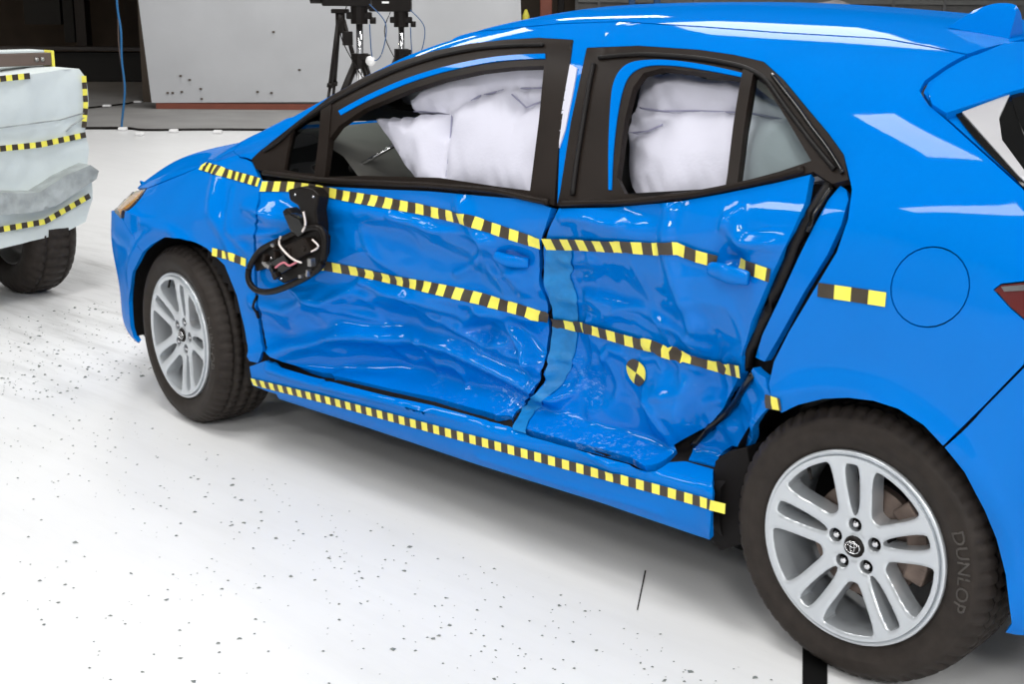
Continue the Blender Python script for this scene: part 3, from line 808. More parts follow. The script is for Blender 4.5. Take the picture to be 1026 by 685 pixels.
def right_side():
    """the unhurt far side of the car: mirrored skin with its two window openings"""
    jr = np.searchsorted(VS, VK[11]); st = 3
    I = list(range(0, NU, st))+[NU-1]; J = list(range(np.searchsorted(VS, VK[1]), jr+1, st))
    P = np.array([G0[i, j] for i in I for j in J]); nJ = len(J); F = []
    wf = [(.72, .97), (1.6, .99), (1.66, 1.31), (1.25, 1.30), (1.0, 1.24)]; wr = [(1.85, 1.02), (2.42, 1.12), (2.15, 1.30), (1.85, 1.32)]
    P[:, 1] = 2*YC-P[:, 1]
    for a in range(len(I)-1):
        for b in range(nJ-1):
            k = (a*nJ+b, a*nJ+b+1, (a+1)*nJ+b+1, (a+1)*nJ+b); c = P[list(k)].mean(0)
            x, z = np.array([c[0]]), np.array([c[2]])
            if inside(x, z, wf)[0] or inside(x, z, wr)[0] or any(math.hypot(c[0]-w, c[2]-.316) < .355 for w in (0, 2.64)): continue
            F.append(k)
    me = bpy.data.meshes.new('right_body_side'); me.from_pydata(P.tolist(), [], F)
    for p in me.polygons: p.use_smooth = True
    return link('right_body_side', me, M['blue'], car)
rs = right_side()
me = rs.data.copy(); me.name = 'door_trim'; me.materials.clear()
for v in me.vertices: v.co.y -= .03
link('door_trim', me, M['dash'], car)
bm = bmesh.new()
add_box(bm, (1.3, YC, .24), (1.9, 1.42, .10)); add_box(bm, (1.32, YC, .26), (3.9, .9, .12))
from_bm('underbody', bm, M['dark'], car)
# wheel-arch liners
for wx, nm in ((0, 'wheel_arch_liner'), (2.64, 'wheel_arch_liner')):
    bm = bmesh.new(); n = 28; R = .366
    rows = []
    for k in range(n+1):
        a = math.radians(-12+204*k/n); c, s = math.cos(a), math.sin(a)
        rows.append([bm.verts.new((wx+R*c, y, .316+R*s)) for y in (.075, .12, .40)]+[bm.verts.new((wx+.2*c, .42, .316+.2*s))])
    for A, B in zip(rows[:-1], rows[1:]):
        for j in range(3): bm.faces.new((A[j], A[j+1], B[j+1], B[j]))
    from_bm(nm, bm, M['dark'], car, True)
# mud guard ahead of the rear wheel
def prism_px(name, pts, y, depth, m, parent, bevel=.0, yfun=None):
    bm = bmesh.new()
    A = [bm.verts.new(at_y(p[0], p[1], y)) for p in pts]
    f = bm.faces.new(A)
    r = bmesh.ops.extrude_face_region(bm, geom=[f])
    for v in [g for g in r['geom'] if isinstance(g, bmesh.types.BMVert)]: v.co.y += depth
    if bevel: bmesh.ops.bevel(bm, geom=list(bm.edges), offset=bevel, segments=2, affect='EDGES', profile=.5)
    return from_bm(name, bm, m, parent)
prism_px('mud_guard', [(716, 462), (730, 452), (748, 448), (752, 470), (744, 510), (743, 545), (722, 552), (712, 541)], .07, .16, M['dark'], car, .004)

# ------------------------------------------------------------------ wheels
def rot_poly(P, a):
    c, s = math.cos(a), math.sin(a); return [(x*c-z*s, x*s+z*c) for x, z in P]
def alloy_face():
    outer = [(.209*math.cos(2*math.pi*k/120), .209*math.sin(2*math.pi*k/120)) for k in range(120)]
    holes = []; soft = []
    for k in range(5):
        a = math.radians(72*k)
        # narrow slot inside the pair, along +x then turned
        slot = rounded([(.072, -.0098), (.190, -.0205), (.195, 0), (.190, .0205), (.072, .0098)], 2)
        holes.append(rot_poly(slot, a)); soft.append(holes[-1])
        # wide window between pairs
        b = a+math.radians(36); A1 = math.radians(36)
        half = lambda r, w: A1-math.asin(w/r)
        pts = []
        for r, w in ((.088, .0395), (.125, .0435), (.160, .047), (.186, .053)):
            t = half(r, w); pts.append((r*math.cos(t), r*math.sin(t)))
        arc = []
        t1 = half(.197, .060)
        for j in range(9):
            t = t1-2*t1*j/8; arc.append((.197*math.cos(t), .197*math.sin(t)))
        P = pts+arc+[(x, -z) for x, z in pts[::-1]]+[(.083, -.006), (.083, .006)]
        P = rounded(P, 1)
        holes.append(rot_poly(P, b)); soft.append(holes[-1])
        lug = [(.050+.0160*math.cos(2*math.pi*j/16), .0160*math.sin(2*math.pi*j/16)) for j in range(16)]
        holes.append(rot_poly(lug, a))
    res = .006
    H = [resample(h, res) for h in holes]
    V, F = cdt(outer, H, res)
    r = np.hypot(V[:, 0], V[:, 1])
    d = np.full(len(V), 1e9)
    for h in H: d = np.minimum(d, seg_dist(V[:, 0], V[:, 1], h, True))
    y = .012+.020*sstep(.205, .06, r)-.0                 # dished toward the hub
    y = y+.0035*(1-np.clip(d/.0045, 0, 1))**2
    y = y+.004*np.exp(-((r-.030)/.004)**2)
    P = np.stack([V[:, 0], y, V[:, 1]], 1)
    N = np.zeros_like(P); N[:, 1] = -1
    return P, F, N
AF = alloy_face()
def text_mesh(txt, size, ext):
    cu = bpy.data.curves.new('t', 'FONT'); cu.body = txt; cu.size = size; cu.extrude = ext; cu.align_x = 'CENTER'; cu.resolution_u = 3
    o = bpy.data.objects.new('t', cu); COL.objects.link(o)
    dg = bpy.context.evaluated_depsgraph_get(); me = bpy.data.meshes.new_from_object(o.evaluated_get(dg))
    bpy.data.objects.remove(o); return me
SIDE = [(.060, .222), (.034, .219), (.026, .222), (.022, .232), (.020, .240), (.0135, .252), (.012, .266), (.0155, .280), (.0155, .284), (.022, .292), (.030, .3005), (.038, .3065)]
def tyre_profile():
    tr = [(.046, .3115), (.060, .3142), (.0655, .3147), (.067, .307), (.075, .307), (.0765, .3155), (.102, .316), (.1035, .308), (.113, .308), (.1145, .316)]
    half = SIDE+tr
    mir = [(.262-y, r) for y, r in half[::-1]]
    return half+mir
def make_wheel(loc, ang, steer, name='wheel', detail=True):
    w = bpy.data.objects.new(name, None); COL.objects.link(w); w.parent = car; w.location = loc; w.rotation_euler = (0, 0, steer)
    prof = tyre_profile(); nh = len(SIDE)
    def cut(k, j):
        jj = min(j, len(prof)-1-j)
        if k % 4 == 0 and nh-2 <= jj <= nh+2: return .007
        if k % 4 == 2 and jj > nh+3: return .005
        return 0
    bm = bmesh.new(); add_lathe(bm, prof, 240 if detail else 120, cut)
    from_bm('tyre', bm, M['tyre'], w, True)
    ty = [c for c in w.children if c.name.startswith('tyre')][0]
    if detail:      # raised maker's lettering round the sidewall
        for txt, a0, rr in (('DUNLOP', 6, .262),):
            me = text_mesh(txt, .038, .0015)
            for v in me.vertices:
                x, z, h = v.co
                th = math.radians(a0)-x/rr*1.15; R = rr-.011+z
                yy = np.interp(R, [.240, .252, .266, .280], [.020, .0135, .012, .0155])
                v.co = (R*math.cos(th), yy-.0006-h, R*math.sin(th))
            link('lettering', me, M['tyre_letter'], w)
    # rim barrel with rounded flange
    bm = bmesh.new()
    add_lathe(bm, [(.030, .2205), (.021, .2215), (.0165, .2195), (.0165, .2150), (.020, .2105), (.0245, .207), (.030, .2045), (.075, .200), (.13, .195), (.20, .205), (.205, .222)], 120)
    from_bm('rim', bm, M['alloy'], w, True)
    f = shell('rim_face', *[AF[0], AF[1], AF[2]], M['alloy'], w, .050)
    f.rotation_euler = (0, -ang, 0)
    cap = bmesh.new()
    add_lathe(cap, [(.0265, .0), (.0268, .018), (.0285, .0225), (.0310, .0235), (.036, .027)], 40)
    cp = from_bm('centre_cap', cap, M['cam_black'], w, True)
    # emblem: three silver ovals
    bm = bmesh.new()
    def oval(cx, cz, a, b, r):
        add_tube(bm, [Vector((cx+a*math.cos(t), .0260, cz+b*math.sin(t))) for t in np.linspace(0, 2*math.pi, 24, endpoint=False)], r, 6, True)
    oval(0, 0, .0175, .0135, .0015); oval(0, .0052, .0110, .0048, .0010); oval(0, -.0010, .0050, .0110, .0010)
    from_bm('emblem', bm, M['chrome'], w, True)
    for k in range(5):
        a = ang+math.radians(72*k); c, s = math.cos(a), math.sin(a)
        bm = bmesh.new()
        add_lathe(bm, [(.0345, .0), (.035, .005), (.0375, .0078), (.055, .008)], 6)
        bmesh.ops.translate(bm, vec=(.05*c, 0, .05*s), verts=bm.verts)
        from_bm('lug_nut', bm, M['chrome'], w)
    bm = bmesh.new(); add_lathe(bm, [(.04, .02), (.04, .0135), (.028, .013)], 20)
    # dark lug wells
    bm.free(); bm = bmesh.new()
    add_lathe(bm, [(.052, 0), (.052, .075), (.15, .08)], 40)
    from_bm('hub', bm, M['dark'], w, True)
    bm = bmesh.new(); add_lathe(bm, [(.085, .06), (.085, .132), (.107, .132), (.107, .06)], 64)
    from_bm('brake_disc', bm, M['disc'], w)
    bm = bmesh.new()
    for t in np.linspace(-.5, .5, 5):
        a = .25+t; add_box(bm, (.135*math.cos(a), .092, .135*math.sin(a)), (.05, .06, .045), Matrix.Rotation(-a, 3, 'Y'), .006)
    from_bm('brake_calliper', bm, M['disc'], w)
    if detail:
        va = ang+math.radians(36); R = .196
        tube('valve', [Vector((R*math.cos(va), .03, R*math.sin(va))), Vector(((R-.025)*math.cos(va), .018, (R-.025)*math.sin(va)))], .004, M['cam_black'], w)
    return w
STEER = -0.124
make_wheel((2.64, 0.010, .316), math.radians(93), 0)
make_wheel((0.0, 0.012, .316), math.radians(74), STEER)
def mirror_wheel(x):
    src = [o for o in car.children if o.name.startswith('wheel') and o.type == 'EMPTY' and abs(o.location.x-x) < .1 and o.location.y < .5][0]
    c = src.copy(); COL.objects.link(c); c.parent = car; c.location = (x, 2*YC-.011, .316); c.rotation_euler = (0, 0, math.pi+(STEER if x < 1 else 0))
    for ch in src.children:
        d = ch.copy(); COL.objects.link(d); d.parent = c
        for g in ch.children:
            e = g.copy(); COL.objects.link(e); e.parent = d
mirror_wheel(2.64); mirror_wheel(0.0)

# ------------------------------------------------------------------ tape strips on the car
def tape(line, parent, w=.030, sq=.0315, off=.0028, phase=0, first=0.0):
    """a strip of yellow and black squares stuck to the skin along a line"""
    pts = []
    for (ax, ay), (bx, by) in zip(line[:-1], line[1:]):
        k = max(2, int(math.hypot(bx-ax, by-ay)/4))
        for j in range(k): pts.append((ax+(bx-ax)*j/k, ay+(by-ay)*j/k))
    pts.append(line[-1])
    P = np.array([pos(*[np.array([q]) for q in hit(*p)])[0] for p in pts])
    s = np.concatenate([[0], np.cumsum(np.hypot(np.diff(P[:, 0]), np.diff(P[:, 2])))])
    n = max(2, int(round(s[-1]/sq*3))); t = np.linspace(0, s[-1], n+1)
    cx = np.interp(t, s, P[:, 0]); cz = np.interp(t, s, P[:, 2])
    dx = np.gradient(cx); dz = np.gradient(cz); L = np.hypot(dx, dz); nx, nz = -dz/L, dx/L
    V = []
    for i in range(n+1):
        for q in (-.5, 0, .5):
            x, z = cx[i]+nx[i]*w*q, cz[i]+nz[i]*w*q
            h = BV.ray_cast(Vector((x, -1, z)), Vector((0, 1, 0)))
            if h[0] is None: V.append(Vector((x, .03, z))); continue
            nn = h[1] if h[1].y < 0 else -h[1]
            V.append(h[0]+nn*off)
    F = []; mi = []
    for i in range(n):
        for q in (0, 1):
            a = i*3+q; F.append((a, a+3, a+4, a+1)); mi.append((i//3+phase) % 2)
    me = bpy.data.meshes.new('measuring_tape'); me.from_pydata([tuple(v) for v in V], [], F)
    o = link('measuring_tape', me, [M['yellow'], M['black_sq']], parent)
    for p, k in zip(me.polygons, mi): p.material_index = k; p.use_smooth = True
    return o
ff = bpy.data.objects['front_fender']
tape([(202, 166), (225, 173), (250, 180), (260, 183)], ff, .026, .024)
tape([(262, 187), (290, 187), (318, 190), (345, 196), (380, 202), (420, 209), (450, 216), (480, 224), (510, 234), (541, 244)], front_door)
tape([(213, 252), (228, 256), (247, 263)], ff, .026, .028)
tape([(256, 263), (290, 264), (325, 266), (360, 272), (400, 281), (440, 290), (480, 299), (520, 310), (549, 319)], front_door)
tape([(546, 243), (580, 244), (620, 246), (660, 249), (678, 248), (700, 256), (719, 261)], rear_door, off=.0075)
tape([(742, 265), (755, 270), (772, 276)], rear_door)
tape([(554, 321), (590, 328), (630, 340), (670, 352), (710, 363), (744, 372)], rear_door, phase=1, off=.0085)
tape([(820, 290), (855, 295), (888, 300)], q, .030, .040, phase=1)
tape([(767, 402), (783, 405)], q, .030, .022, phase=1)
tape([(253, 382), (330, 401), (400, 420), (500, 447), (600, 474), (660, 490), (712, 505)], rocker, .0255, .0245)
tape([(712, 505), (728, 509)], bpy.data.objects['mud_guard'], .0255, .05, off=.006, phase=0)

# round target sticker, quarters yellow and black
def target():
    u, v = hit(638, 373); c = pos(np.array([u]), np.array([v]))[0]; R = .036
    V = []; F = []; mi = []
    def add(x, z):
        h = BV.ray_cast(Vector((c[0]+x, -1, c[2]+z)), Vector((0, 1, 0))); V.append(tuple(h[0]+(h[1] if h[1].y < 0 else -h[1])*.003)); return len(V)-1
    c0 = add(0, 0); n = 32; rings = []
    for r in (R*.33, R*.67, R):
        rings.append([add(r*math.cos(2*math.pi*k/n), r*math.sin(2*math.pi*k/n)) for k in range(n)])
    for k in range(n):
        a = (360*(k+.5)/n-62) % 360; m_ = 1 if (a < 90 or 180 <= a < 270) else 0
        F.append((c0, rings[0][k], rings[0][(k+1) % n])); mi.append(m_)
        for A, B in zip(rings[:-1], rings[1:]): F.append((A[k], B[k], B[(k+1) % n], A[(k+1) % n])); mi.append(m_)
    me = bpy.data.meshes.new('target_sticker'); me.from_pydata(V, [], F)
    link('target_sticker', me, [M['yellow'], M['black_sq']], rear_door)
    for p, k in zip(me.polygons, mi): p.material_index = k
target()
# teal tape closing the gap between the doors
panel('gap_tape', [(547, 249), (572, 249), (571, 275), (578, 300), (579, 320), (577, 345), (573, 366), (562, 386), (542, 402), (530, 420), (527, 434), (514, 430), (523, 408), (543, 388), (549, 365), (552, 340), (554, 315), (550, 295), (545, 278)], M['teal'], rear_door, off=.004, rim=.002, res=.01)

# door handles
def handle(pts, r, parent, off):
    P = []
    for p, o in zip(pts, off):
        u, v = hit(*p); P.append(Vector(pos(np.array([u]), np.array([v]), o)[0]))
    P = smooth_curve(P, 8)
    bm = bmesh.new(); n = len(P)
    add_tube(bm, P, [r*(.55+.45*math.sin(math.pi*(i+.6)/(n+.2))**.4) for i in range(n)], 12, False, .55)
    return from_bm('door_handle', bm, M['blue'], parent, True)
handle([(714, 269), (728, 274), (742, 277), (754, 278)], .021, rear_door, (.012, .030, .030, .012))
handle([(497, 254), (508, 257), (520, 260), (532, 262)], .017, front_door, (.010, .022, .022, .010))

# ------------------------------------------------------------------ curtain airbags
def airbag(name, poly, seams, off, h, wd):
    P = resample(rounded(uvpoly(poly, off), 1), .012)
    S = [uvpoly(s, off, closed=False) for s in seams]
    V, F = cdt(P, [], .012)
    d = seg_dist(V[:, 0], V[:, 1], P, True)
    for s in S: d = np.minimum(d, seg_dist(V[:, 0], V[:, 1], s))
    puff = h*(1-np.exp(-d/wd))
    wr = .010*vnoise(V[:, 0]*14+5, V[:, 1]*9)*np.exp(-d/.06)+.009*(1-2*np.abs(vnoise(V[:, 0]*22+V[:, 1]*14, V[:, 1]*8-V[:, 0]*6)))*np.exp(-d/.055)+.008*vnoise(V[:, 0]*5, V[:, 1]*6+20)
    PP = pos(V[:, 0], V[:, 1], off-.0+puff+wr-h)
    N = bil(GN, V[:, 0], V[:, 1])
    o = shell(name, PP, F, N, M['bag'], car, .05)
    for s in S:
        s2 = np.array(resample(s, .012, False)); Q = pos(s2[:, 0], s2[:, 1], off-h+.009)
        tube('bag_seam', [Vector(p) for p in Q], .0022, M['seam'], o, 5)
    return o
airbag('curtain_airbag', [(364, 112), (400, 111), (443, 109), (405, 105), (399, 98), (430, 75), (480, 58), (556, 52), (584, 55), (575, 110), (566, 155), (548, 160), (540, 205), (470, 192), (412, 184), (396, 160), (380, 133)],
       [[(443, 110), (441, 140), (436, 182)], [(405, 106), (430, 107), (450, 103), (470, 90), (500, 82), (560, 80)], [(500, 85), (518, 102), (532, 96)]], -.045, .05, .04)
airbag('curtain_airbag', [(640, 62), (690, 60), (745, 66), (800, 110), (822, 165), (760, 190), (730, 200), (650, 206), (624, 184), (618, 170), (620, 130), (628, 95)],
       [[(632, 101), (655, 104), (690, 103), (744, 104), (790, 112)], [(612, 128), (640, 125), (655, 118)]], -.05, .05, .06)
panel('seat_cover', [(324, 178), (330, 150), (352, 146), (400, 150), (440, 190), (330, 196)], M['dash'], car, off=-.35, rim=.05, res=.05, c=(400, 160)) if False else None

panel('bag_edge', [(571, 64), (578, 68), (575, 86), (566, 130), (560, 148), (561, 122), (566, 92)], M['bag'], car, off=.004, rim=.006, res=.008)
# cabin: dashboard, steering column stalk, headlining, far seats' backs, steering wheel
bm = bmesh.new()
secs = []
for y in np.linspace(.16, 1.63, 14):
    pr = [(.46, .80), (.49, 1.055), (.60, 1.05), (.76, .995), (.86, .915), (.90, .86), (.86, .78), (.80, .60)]
    secs.append([bm.verts.new((x+.015*math.sin(y*5), y, z+(.02 if .35 < y < .75 and .5 < x < .85 else 0))) for x, z in pr])
for A, B in zip(secs[:-1], secs[1:]):
    for j in range(len(A)-1): bm.faces.new((A[j], A[j+1], B[j+1], B[j]))
from_bm('dashboard', bm, M['dash'], car, True)
bm = bmesh.new(); Rs = .185
add_tube(bm, [Vector((.99+.09*math.sin(t), .52+Rs*math.cos(t), .86+Rs*.92*math.sin(t))) for t in np.linspace(0, 2*math.pi, 32, endpoint=False)], .016, 8, True)
add_box(bm, (.97, .52, .86), (.05, .14, .11), None, .015); add_box(bm, (.98, .52, .86), (.02, .34, .03), None, .006)
from_bm('steering_wheel', bm, M['trim'], car, True)
tube('metal_rod', [at_y(356, 168, .20), at_y(398, 144, .26)], .006, M['chrome'], car)
tube('rod_joint', [at_y(352, 169, .20), at_y(359, 166, .20)], .012, M['steel'], car)
for yy in (.50, 1.29):
    bm = bmesh.new(); add_box(bm, (1.32, yy, .52), (.52, .46, .16), None, .05); add_box(bm, (1.62, yy, .86), (.14, .44, .62), Matrix.Rotation(.25, 3, 'Y'), .05); add_box(bm, (1.74, yy, 1.22), (.09, .26, .16), Matrix.Rotation(.2, 3, 'Y'), .04)
    from_bm('front_seat', bm, M['dash'], car, True)
bm = bmesh.new(); add_box(bm, (2.30, YC, .56), (.5, 1.2, .18), None, .05); add_box(bm, (2.58, YC, .88), (.14, 1.2, .56), Matrix.Rotation(.3, 3, 'Y'), .05)
from_bm('rear_bench', bm, M['dash'], car, True)

# roof aerial fin
def fin():
    y0 = .62
    base = [at_y(955, 27, y0), at_y(1018, 40, y0)]
    top = [at_y(975, 14, y0), at_y(997, 7, y0), at_y(1018, 9, y0), at_y(1020, 22, y0)]
    bm = bmesh.new()
    L = [base[0]]+smooth_curve(top, 4)+[base[1]]
    cen = sum(L, Vector())/len(L)
    rows = []
    zb = min(base[0].z, base[1].z)
    for p in L:
        hgt = max(0, (p.z-zb)/(top[1].z-zb)); w = .040*(1-.80*hgt)
        rows.append([bm.verts.new((p.x, p.y-w, p.z)), bm.verts.new((p.x, p.y, p.z+.008)), bm.verts.new((p.x, p.y+w, p.z))])
    for A, B in zip(rows[:-1], rows[1:]):
        bm.faces.new((A[0], A[1], B[1], B[0])); bm.faces.new((A[1], A[2], B[2], B[1]))
    bm.faces.new([r[0] for r in rows]); bm.faces.new([r[2] for r in rows])
    return from_bm('roof_fin', bm, M['blue'], car)
fin()
# torn-off mirror hanging on the door
mirror = bpy.data.objects.new('broken_side_mirror', None); COL.objects.link(mirror); mirror.parent = car
yM = -.03
ring = [(253, 262), (262, 250), (280, 241), (300, 232), (318, 228), (325, 236), (325, 252), (322, 266), (308, 277), (290, 286), (272, 292), (258, 291), (250, 283), (249, 272)]
tube('mirror_rim', smooth_curve([at_y(*p, yM) for p in ring], 5, True), .010, M['cam_black'], mirror, 8, True)
prism_px('mirror_arm', [(288, 190), (300, 187), (312, 189), (319, 196), (316, 212), (318, 226), (318, 240), (300, 244), (292, 236), (286, 220), (282, 212), (286, 208), (294, 216), (302, 216), (298, 206), (290, 201)], yM+.01, .045, M['cam_black'], mirror, .006)
prism_px('mirror_backing', [(254, 262), (264, 251), (282, 242), (302, 233), (319, 230), (324, 238), (323, 254), (318, 267), (302, 277), (284, 284), (272, 276), (268, 268), (256, 272)], yM+.012, .03, M['cam_black'], mirror, .004)
prism_px('mirror_motor', [(285, 246), (304, 238), (312, 252), (294, 262)], yM-.018, .04, M['trim'], mirror, .005)
prism_px('mirror_motor', [(270, 262), (284, 254), (292, 268), (278, 276)], yM-.012, .03, M['gloss'], mirror, .004)
prism_px('mirror_bracket', [(290, 214), (300, 219), (306, 232), (298, 238), (290, 230), (283, 214)], yM-.010, .03, M['gloss'], mirror, .004)
rr = random.Random(4)
for k in range(16):
    cx, cy = 262+rr.random()*55, 242+rr.random()*36
    if not inside(np.array([cx]), np.array([cy]), ring)[0]: continue
    p = at_y(cx, cy, yM-.012)
    bm = bmesh.new(); add_box(bm, p, (.012+.014*rr.random(), .02, .008+.01*rr.random()), Matrix.Rotation(rr.random()*3, 3, 'Y'), .002)
    from_bm('mirror_clip', bm, rr.choice([M['cam_black'], M['gloss'], M['trim'], M['steel']]), mirror)
tube('mirror_wire', smooth_curve([at_y(*p, yM-.03) for p in ((281, 237), (280, 245), (288, 255), (296, 261), (302, 263))], 6), .0035, M['wire_w'], mirror, 6)
tube('mirror_wire', smooth_curve([at_y(*p, yM-.03) for p in ((304, 212), (306, 224), (303, 232))], 6), .0035, M['wire_w'], mirror, 6)
tube('mirror_wire', smooth_curve([at_y(*p, yM-.03) for p in ((313, 240), (319, 247), (312, 252))], 6), .003, M['wire_w'], mirror, 6)
tube('mirror_wire', smooth_curve([at_y(*p, yM-.03) for p in ((276, 268), (284, 263), (290, 266), (298, 262))], 6), .0035, M['wire_p'], mirror, 6)
for px, py in ((296, 195), (314, 197), (291, 250), (282, 279), (272, 258)):
    bm = bmesh.new(); bmesh.ops.create_uvsphere(bm, u_segments=8, v_segments=6, radius=.004); bmesh.ops.translate(bm, vec=at_y(px, py, yM-.015), verts=bm.verts)
    from_bm('mirror_screw', bm, M['chrome'], mirror, True)
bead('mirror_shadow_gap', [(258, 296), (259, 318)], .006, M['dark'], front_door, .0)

# ------------------------------------------------------------------ moving barrier at the left
tro = thing('crash_barrier_trolley', 'white wheeled crash barrier with dented face and checkered tape at left edge', 'barrier', (-2.4, .3, 0))
tinv = Vector((-2.4, .3, 0))
BX = -2.05
def bface(name, pts, xoff, depth, m, disp=.012, res=.03, seed=0):
    """slab facing +x; pts are photograph pixels read on the plane of the barrier's face"""
    Q = [at_x(p[0], p[1], BX+xoff) for p in pts]
    out = resample([(p.y, p.z) for p in Q], res)
    V, F = cdt(out, [], res)
    x = BX+xoff+disp*vnoise(V[:, 0]*6+seed, V[:, 1]*7+seed)+disp*.6*vnoise(V[:, 0]*17+seed, V[:, 1]*15)
    P = np.stack([x, V[:, 0], V[:, 1]], 1)-np.array(tinv); N = np.zeros_like(P); N[:, 0] = 1
    return shell(name, P, F, N, m, tro, depth)
fc = bface('barrier_face', [(-150, 94), (0, 79), (60, 70), (80, 69), (86, 78), (88, 105), (85, 130), (88, 150), (86, 172), (60, 186), (0, 212), (-150, 248)], 0, .5, M['barrier'], .015)
bface('barrier_skirt', [(-150, 250), (0, 210), (60, 190), (90, 176), (93, 200), (86, 222), (60, 235), (0, 249), (-150, 285)], .02, .10, M['barrier'], .012, seed=4)
bface('barrier_bumper', [(-150, 225), (0, 193), (39, 193), (62, 178), (89, 165), (98, 171), (96, 179), (80, 190), (58, 205), (36, 212), (0, 216), (-150, 256)], .10, .12, M['barrier_dk'], .016, .02, seed=8)
def btape(line, xoff, w=.027, phase=0):
    Q = [at_x(p[0], p[1], BX+xoff) for p in line]
    s = np.concatenate([[0], np.cumsum([(b-a).length for a, b in zip(Q[:-1], Q[1:])])]); n = max(2, int(s[-1]/.029))
    V = []; F = []; mi = []
    for k in range(n+1):
        t = s[-1]*k/n; p = Vector([np.interp(t, s, [v[c] for v in Q]) for c in range(3)]); t2 = min(t+.01, s[-1]); t1 = t2-.02
        d = (Vector([np.interp(t2, s, [v[c] for v in Q]) for c in range(3)])-Vector([np.interp(max(t1, 0), s, [v[c] for v in Q]) for c in range(3)])).normalized()
        nrm = Vector((0, -d.z, d.y))
        V += [tuple(p+nrm*w/2-tinv), tuple(p-nrm*w/2-tinv)]
    for k in range(n): F.append((2*k, 2*k+2, 2*k+3, 2*k+1)); mi.append((k+phase) % 2)
    me = bpy.data.meshes.new('measuring_tape'); me.from_pydata(V, [], F); o = link('measuring_tape', me, [M['yellow'], M['black_sq']], tro)
    for p, k in zip(me.polygons, mi): p.material_index = k
btape([(-150, 98), (-40, 84), (0, 79), (30, 76)], .018)
btape([(-150, 168), (0, 149), (40, 145), (86, 135)], .022)
btape([(-150, 262), (0, 230), (45, 222), (90, 196)], .05)
btape([(84, 76), (86, 105), (84, 128)], .018, .025)
tube('face_crease', [at_x(px, py, BX+.016)-tinv for px, py in ((-60, 136), (0, 128), (30, 124), (60, 120), (84, 113))], .0035, M['barrier_dk'], fc, 5)
tube('face_crease', [at_x(px, py, BX+.016)-tinv for px, py in ((84, 118), (72, 126), (66, 132))], .004, M['barrier_dk'], fc, 5)
# top rail with bolts, side plate, chassis, beige lower rail
def bbox_(name, lo, hi, m, bevel=.004):
    c = [(a+b)/2 for a, b in zip(lo, hi)]; s = [b-a for a, b in zip(lo, hi)]
    return box(name, Vector(c)-tinv, s, m, tro, None, bevel)
pr = at_x(50, 62, BX-.28); pl = at_x(0, 66, BX-.28)
rail = bbox_('top_rail', (BX-.34, -.9, pr.z-.015), (BX-.26, pr.y, pr.z+.045), M['brown'])
bbox_('rail_cover', (BX-.42, -.9, pr.z+.046), (BX-.27, pr.y-.03, pr.z+.058), M['barrier'], .002)
bbox_('rail_end', (BX-.345, pr.y, pr.z-.03), (BX-.255, pr.y+.014, pr.z+.055), M['yellow'], .003)
for dy in (.05, .08):
    bm = bmesh.new(); bmesh.ops.create_uvsphere(bm, u_segments=8, v_segments=6, radius=.012); bmesh.ops.translate(bm, vec=Vector((BX-.258, pr.y-dy, pr.z+.015))-tinv, verts=bm.verts)
    from_bm('bolt', bm, M['steel'], rail, True)
bbox_('lower_rail', (BX-.10, -.9, .315), (BX-.02, .74, .345), M['tan'])
bbox_('chassis', (BX-1.7, -.55, .35), (BX-.5, .62, .55), M['cam_black'], .01)
bbox_('body_block', (BX-1.6, -.85, .56), (BX-.45, .80, 1.0), M['barrier'], .02)
def trolley_wheel(x, y, flip):
    w = bpy.data.objects.new('wheel', None); COL.objects.link(w); w.parent = tro; w.location = Vector((x, y, .345))-tinv
    if flip: w.rotation_euler = (0, 0, math.pi)
    S = [(.10, .19), (.035, .19), (.010, .205), (.0, .24), (.004, .285), (.022, .318), (.045, .335), (.06, .340), (.062, .330), (.072, .330), (.074, .344), (.12, .345)]
    prof = S+[(.25-a, r) for a, r in S[::-1]]
    def cut(k, j):
        jj = min(j, len(prof)-1-j); return .010 if (k % 4 == 0 and 5 <= jj <= 7) or (k % 4 == 2 and jj >= 10) else 0
    bm = bmesh.new(); add_lathe(bm, prof, 160, cut); from_bm('tyre', bm, M['tyre'], w, True)
    bm = bmesh.new(); add_lathe(bm, [(.06, 0), (.045, .05), (.05, .07), (.09, .10), (.09, .17), (.035, .185), (.03, .195), (.10, .195)], 48); from_bm('hub', bm, M['steel'], w, True)
    return w
trolley_wheel(-2.37, .55, False); trolley_wheel(-2.53, -.62, True); trolley_wheel(-3.75, .66, False); trolley_wheel(-3.75, -.62, True)

# ------------------------------------------------------------------ back of the hall
# pale partition on red timbers
par = thing('partition_panel', 'large pale grey partition panel standing on a reddish timber base', 'partition', hall(-2.3, 17.2))
pinv = par.location.copy()
bm = bmesh.new()
A = [at_t(152, 103, 17.2), at_t(525, 101, 17.2), at_t(518, -110, 17.2), at_t(124, -110, 17.2)]
fwd = Vector((-math.sin(YAW), math.cos(YAW), 0))
vs = [bm.verts.new(p-pinv) for p in A]+[bm.verts.new(p+fwd*.06-pinv) for p in A]
bm.faces.new(vs[:4]); bm.faces.new(vs[4:][::-1])
for i in range(4): bm.faces.new((vs[i], vs[(i+1) % 4], vs[4+(i+1) % 4], vs[4+i]))
pm = mat('partition_paint', (0.52, 0.53, 0.55), 0.6, var=0.05, scale=1.5)
from_bm('panel', bm, pm, par)
b0 = A[0]; z1 = A[0].z
c = (A[0]+A[1])/2; wd = (A[1]-A[0]).length
bm = bmesh.new(); add_box(bm, Vector((c.x, c.y, (z1)/2-.001))+fwd*.05-pinv, (wd-.1, .08, max(.02, z1-.002)), HROT); from_bm('timber_base', bm, M['red_post'], par)
